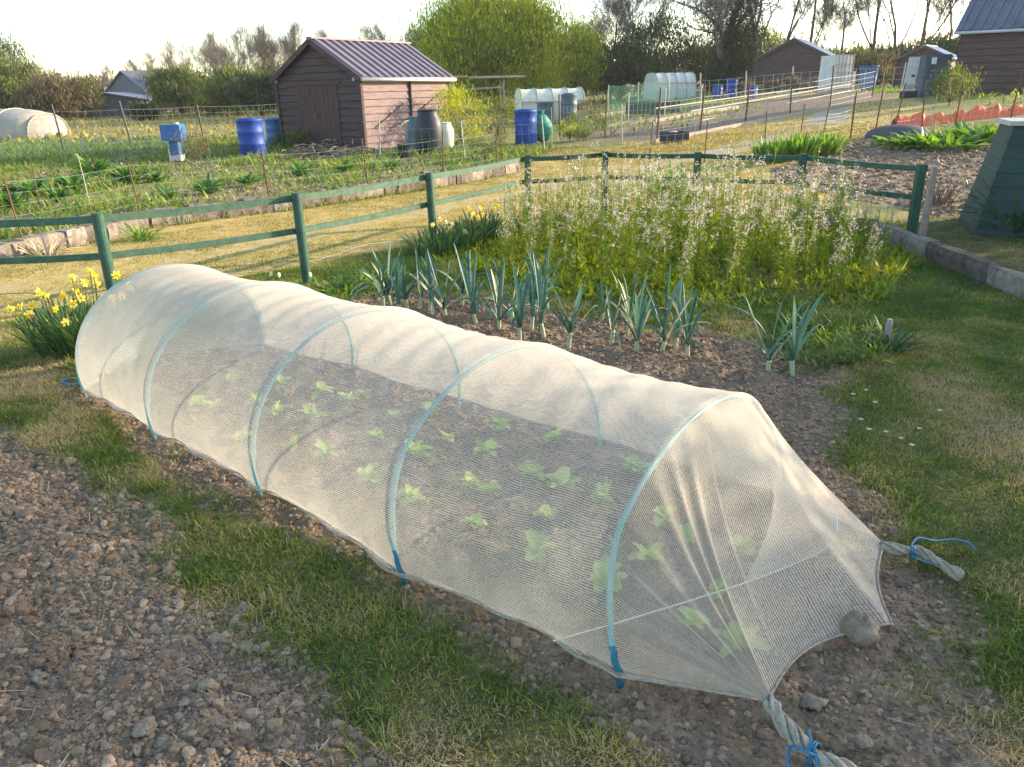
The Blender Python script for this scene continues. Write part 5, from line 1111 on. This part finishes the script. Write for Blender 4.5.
for i,(a,Y,sc,k,l) in enumerate(bl):
    p=spot(a,Y)
    if i<3: t=bp[k]; t.location=tuple(map(float,p)); t.scale=(sc,)*3; t.rotation_euler=(0,0,i*1.3); t['label']=l; t['group']='bare trees along the skyline'
    else: dup(bp[k],p,i*1.37,(sc*(1+.1*math.sin(i)),sc,sc*(1+.08*math.cos(i*2))),l)
# leafy trees and hedge bushes:  px, Y, half width, half height, trunk, mat, n, leaf, label
TBX=[(497,60,5.4,4.0,.9,'tree_bright',52000,.19,'big round bright green tree right of the brown shed'),
(447,64,3.6,3.1,.6,'tree_mid',16000,.14,'darker green tree between shed roof and bright tree'),
(572,62,2.3,2.9,.2,'tree_bright',15000,.18,'yellow-green tree right of the big bright one'),
(535,58,2.6,2.0,.1,'tree_bright',9000,.13,'low bright bush behind the light polytunnel'),
(618,64,4.0,2.2,.1,'tree_dark',11000,.2,'dark green bush behind the ivory polytunnel'),
(655,68,3.6,3.2,.3,'tree_dark',8000,.22,'dark tree just left of the ivy-clad trunk'),
(15,70,4.6,3.3,.1,'tree_mid',11000,.22,'light green willow bush at the left photo edge'),
(60,66,3.0,2.4,.1,'tree_brown',8000,.2,'olive brown rounded bush right of the left willow'),
(88,70,1.6,2.1,.1,'tree_mid',5000,.2,'small yellow-brown bush beside the far house'),
(146,60,1.2,.8,.0,'tree_dark',2500,.2,'dark shrub in front of the far house'),
(184,70,3.0,2.8,.1,'tree_mid',9000,.2,'broad green willow right of the far house'),
(215,72,2.4,2.0,.1,'tree_brown',5000,.2,'brownish bush right of the broad willow'),
(240,66,2.8,2.6,.1,'tree_mid',7500,.2,'green bush left of the brown shed'),
(262,62,2.4,2.2,.1,'tree_dark',5500,.2,'dark bush against the left side of the brown shed'),
(-40,90,5.0,5.2,.2,'tree_dark',7000,.3,'dark conifer mass beyond the left photo edge'),
(12,104,4.0,4.2,1.2,'tree_dark',7000,.26,'dark pine crown peeping over the left willow'),
(745,72,2.8,2.6,.2,'tree_mid',7000,.2,'green bush right of the ivy-clad trunk'),
(708,68,2.4,1.8,.1,'tree_mid',5000,.2,'olive bush at the foot of the ivy-clad tree'),
(850,72,4.2,1.5,.1,'tree_mid',8000,.22,'olive bush mass behind the white cage tank'),
(893,66,3.2,1.5,.1,'tree_dark',7000,.2,'dark green bush between tub and farthest shed'),
(868,56,2.2,1.2,.0,'tree_brown',3200,.18,'brown bramble behind the blue tub'),
(940,64,3.2,1.7,.1,'tree_dark',6000,.22,'dark bush left behind the right shed'),
(1035,64,5.0,2.8,.1,'tree_mid',6000,.25,'bush behind the right shed at the photo edge'),
(335,74,5.0,2.0,.1,'tree_brown',8000,.22,'brown hedge behind the brown shed'),
(400,72,4.4,2.4,.1,'tree_brown',8000,.22,'brown hedge right behind the shed roof'),
(290,78,4.0,2.4,.1,'tree_brown',6000,.22,'brown hedge left behind the shed roof')]
TB=[(a,Y,rx,rz_*(.72 if a<270 and Y<90 else 1),tk,mt,n,lf,l) for (a,Y,rx,rz_,tk,mt,n,lf,l) in TBX]
for i,(a,Y,rx,rz_,tk,mt,n,lf,l) in enumerate(TB):
    shrub(spot(a,Y),rx,rz_,int(n*1.4),mt,l,1000+i,lf*1.25,'leafy_tree' if rz_>2.4 else 'bush','tree' if rz_>2.4 else 'bush',True,rx*.8,int(30+rx*(30 if mt=='tree_bright' else 16)),tk)
for k_,(a,Y,rx) in enumerate([(752,45.5,1.2),(775,45.8,1.3),(798,46,1.2),(818,46,.8)]): shrub(spot(a,Y),rx,.42,1500,'tree_brown','dry low bramble in front of the small dark shed, %s from the left'%ORD[k_],1090+k_,.12,'bramble','bush',True,.7,20,.0)
# long low hedgerow: separate bushes far behind closing the horizon
g=np.random.default_rng(3)
hr_=[('long olive hedge bush',-22),('second olive hedge bush',6)]
def hedge_run():
    k=0
    xs=[(-150,92),(-138,108),(-124,122),(-110,138),(-95,150),(-80,140),(-66,132),(-53,128),(-41,122),(-31,118),(-22,114),(-13,112),(-4,110),(5,108),(14,104),(23,100),(32,98),(41,96),(50,94),(60,92),(70,90),(80,84),(90,76),(99,66)]
    names=ORD
    for k,(x,y) in enumerate(xs):
        shrub(np.array([x,y,hz(x,y)]),7.5,2.4+.5*math.sin(k*2.1),3600,['tree_brown','tree_mid','tree_dark'][k%3],'far blurred hedge tree closing the horizon, %s from the left'%names[k],1200+k,.6,'hedge_tree','tree',True,4,60,.2)
hedge_run()
# ivy-clad big tree
pI=spot(722,60); t=thing('ivy_tree','great spreading bare tree with dark ivy round its trunk','tree',pI); a_,b_,tips=baretree(61,17,.6,5,.42,.2,3,.015,.24); a_.build('trunk','bark',t); b_.build('branches','twig',t)
g=np.random.default_rng(12); n=30000; zc=g.uniform(0,1,n); ang=g.uniform(0,6.28,n); base=np.stack([np.sin(zc*5)*.5+np.cos(ang)*(1.7-.5*zc)*g.uniform(.2,1,n)+1.9*(g.integers(0,3,n)-1)*zc,np.sin(ang)*(1.1-.4*zc)*g.uniform(.3,1,n),zc*8.2],1)
m=MB(); m.add(*strips(base,g.uniform(0,6.28,n),g.uniform(-1,1,n),g.uniform(.12,.26,n),.2,g.uniform(.1,.2,n),1,0,'leaf',g.beta(2,3,n))); m.build('ivy','ivy',t)
# second limb tree at right of the ivy tree
t=thing('forked_tree','forked bare tree right of the ivy-clad trunk','tree',spot(752,62)); a_,b_,tips=baretree(67,17,.5,5,.3,.3,3,.015,.25); a_.build('trunk','bark',t); b_.build('branches','twig',t)
# evening shade: hedge and trees that stand to the right, outside the picture
def hedge_off(x,y,rx,rz_,n,l,seed,trunk=.0): shrub(np.array([x,y,hz(x,y)]),rx,rz_,n,'tree_dark',l,seed,.11,'garden_bush','bush',True,rx*.9,60,trunk)
OFF=[(8.6,7.4,1.2,1.0),(8.3,5.7,1.3,1.2),(8.2,3.7,1.5,1.7),(8.3,1.7,1.5,1.7),(8.3,-.4,1.4,1.5),(8.4,-2.6,1.5,1.5)]
for i,(x,y,rx,rz_) in enumerate(OFF): hedge_off(x,y,rx,rz_,7000,'evergreen bush in the hedge beyond the right terrace, %s from the far end'%ORD[i],1300+i)
# ------------------------------------------------------------------ thin evening air
hm,nt_h,oh=newmat('air'); pv=N(nt_h,'ShaderNodeVolumePrincipled'); pv.inputs['Color'].default_value=(.93,.93,.97,1); pv.inputs['Density'].default_value=.00035; pv.inputs['Anisotropy'].default_value=.2; nt_h.links.new(pv.outputs[0],oh.inputs['Volume'])
hb=MB(); hb.box((0,20,9.0),(840,840,24)); ho=hb.build('haze',hm); tag(ho,'thin pale evening haze over the gardens','haze',kind='stuff')
# ------------------------------------------------------------------ camera, light, sky
cam=bpy.data.cameras.new('camera'); co=bpy.data.objects.new('camera',cam); COL.objects.link(co); scene.camera=co
cam.sensor_fit='HORIZONTAL'; cam.sensor_width=36; cam.lens=F/1024*36; cam.clip_end=3000; cam.clip_start=.05
co.location=(0,0,CH)
from mathutils import Matrix
co.matrix_world=Matrix.Translation((0,0,CH))@Matrix.Rotation(PI/2-PITCH,4,'X')@Matrix.Rotation(-ROLL,4,'Z')
az=math.atan2(.30,1.0); el=R(16)
sd=np.array([math.cos(az)*math.cos(el),math.sin(az)*math.cos(el),math.sin(el)])
from mathutils import Vector
sun=bpy.data.lights.new('sun','SUN'); sun.energy=3.0; sun.angle=R(.6); sun.color=(1,.84,.62)
so=bpy.data.objects.new('sun',sun); COL.objects.link(so); so.rotation_euler=Vector(sd).to_track_quat('Z','Y').to_euler()
w=bpy.data.worlds.new('World'); scene.world=w; w.use_nodes=True; nt=w.node_tree; bg=nt.nodes['Background']; sky=nt.nodes.new('ShaderNodeTexSky'); sky.sky_type='NISHITA'; sky.sun_disc=False
sky.sun_elevation=el; sky.sun_rotation=PI/2-az; sky.air_density=1.0; sky.dust_density=.9; sky.ozone_density=2.0; mxs=nt.nodes.new('ShaderNodeMix'); mxs.data_type='RGBA'; mxs.blend_type='MULTIPLY'; mxs.inputs[0].default_value=1; mxs.inputs[7].default_value=(1,.945,.86,1); nt.links.new(sky.outputs[0],mxs.inputs[6]); nt.links.new(mxs.outputs[2],bg.inputs[0]); bg.inputs[1].default_value=.15
vs=scene.view_settings; vs.view_transform='Standard'; vs.look='None'; vs.gamma=1; vs.exposure=2.03; vs.use_curve_mapping=False
scene.cycles.transparent_max_bounces=24; scene.cycles.max_bounces=8; scene.cycles.diffuse_bounces=3; scene.cycles.transmission_bounces=6
bpy.context.view_layer.update()
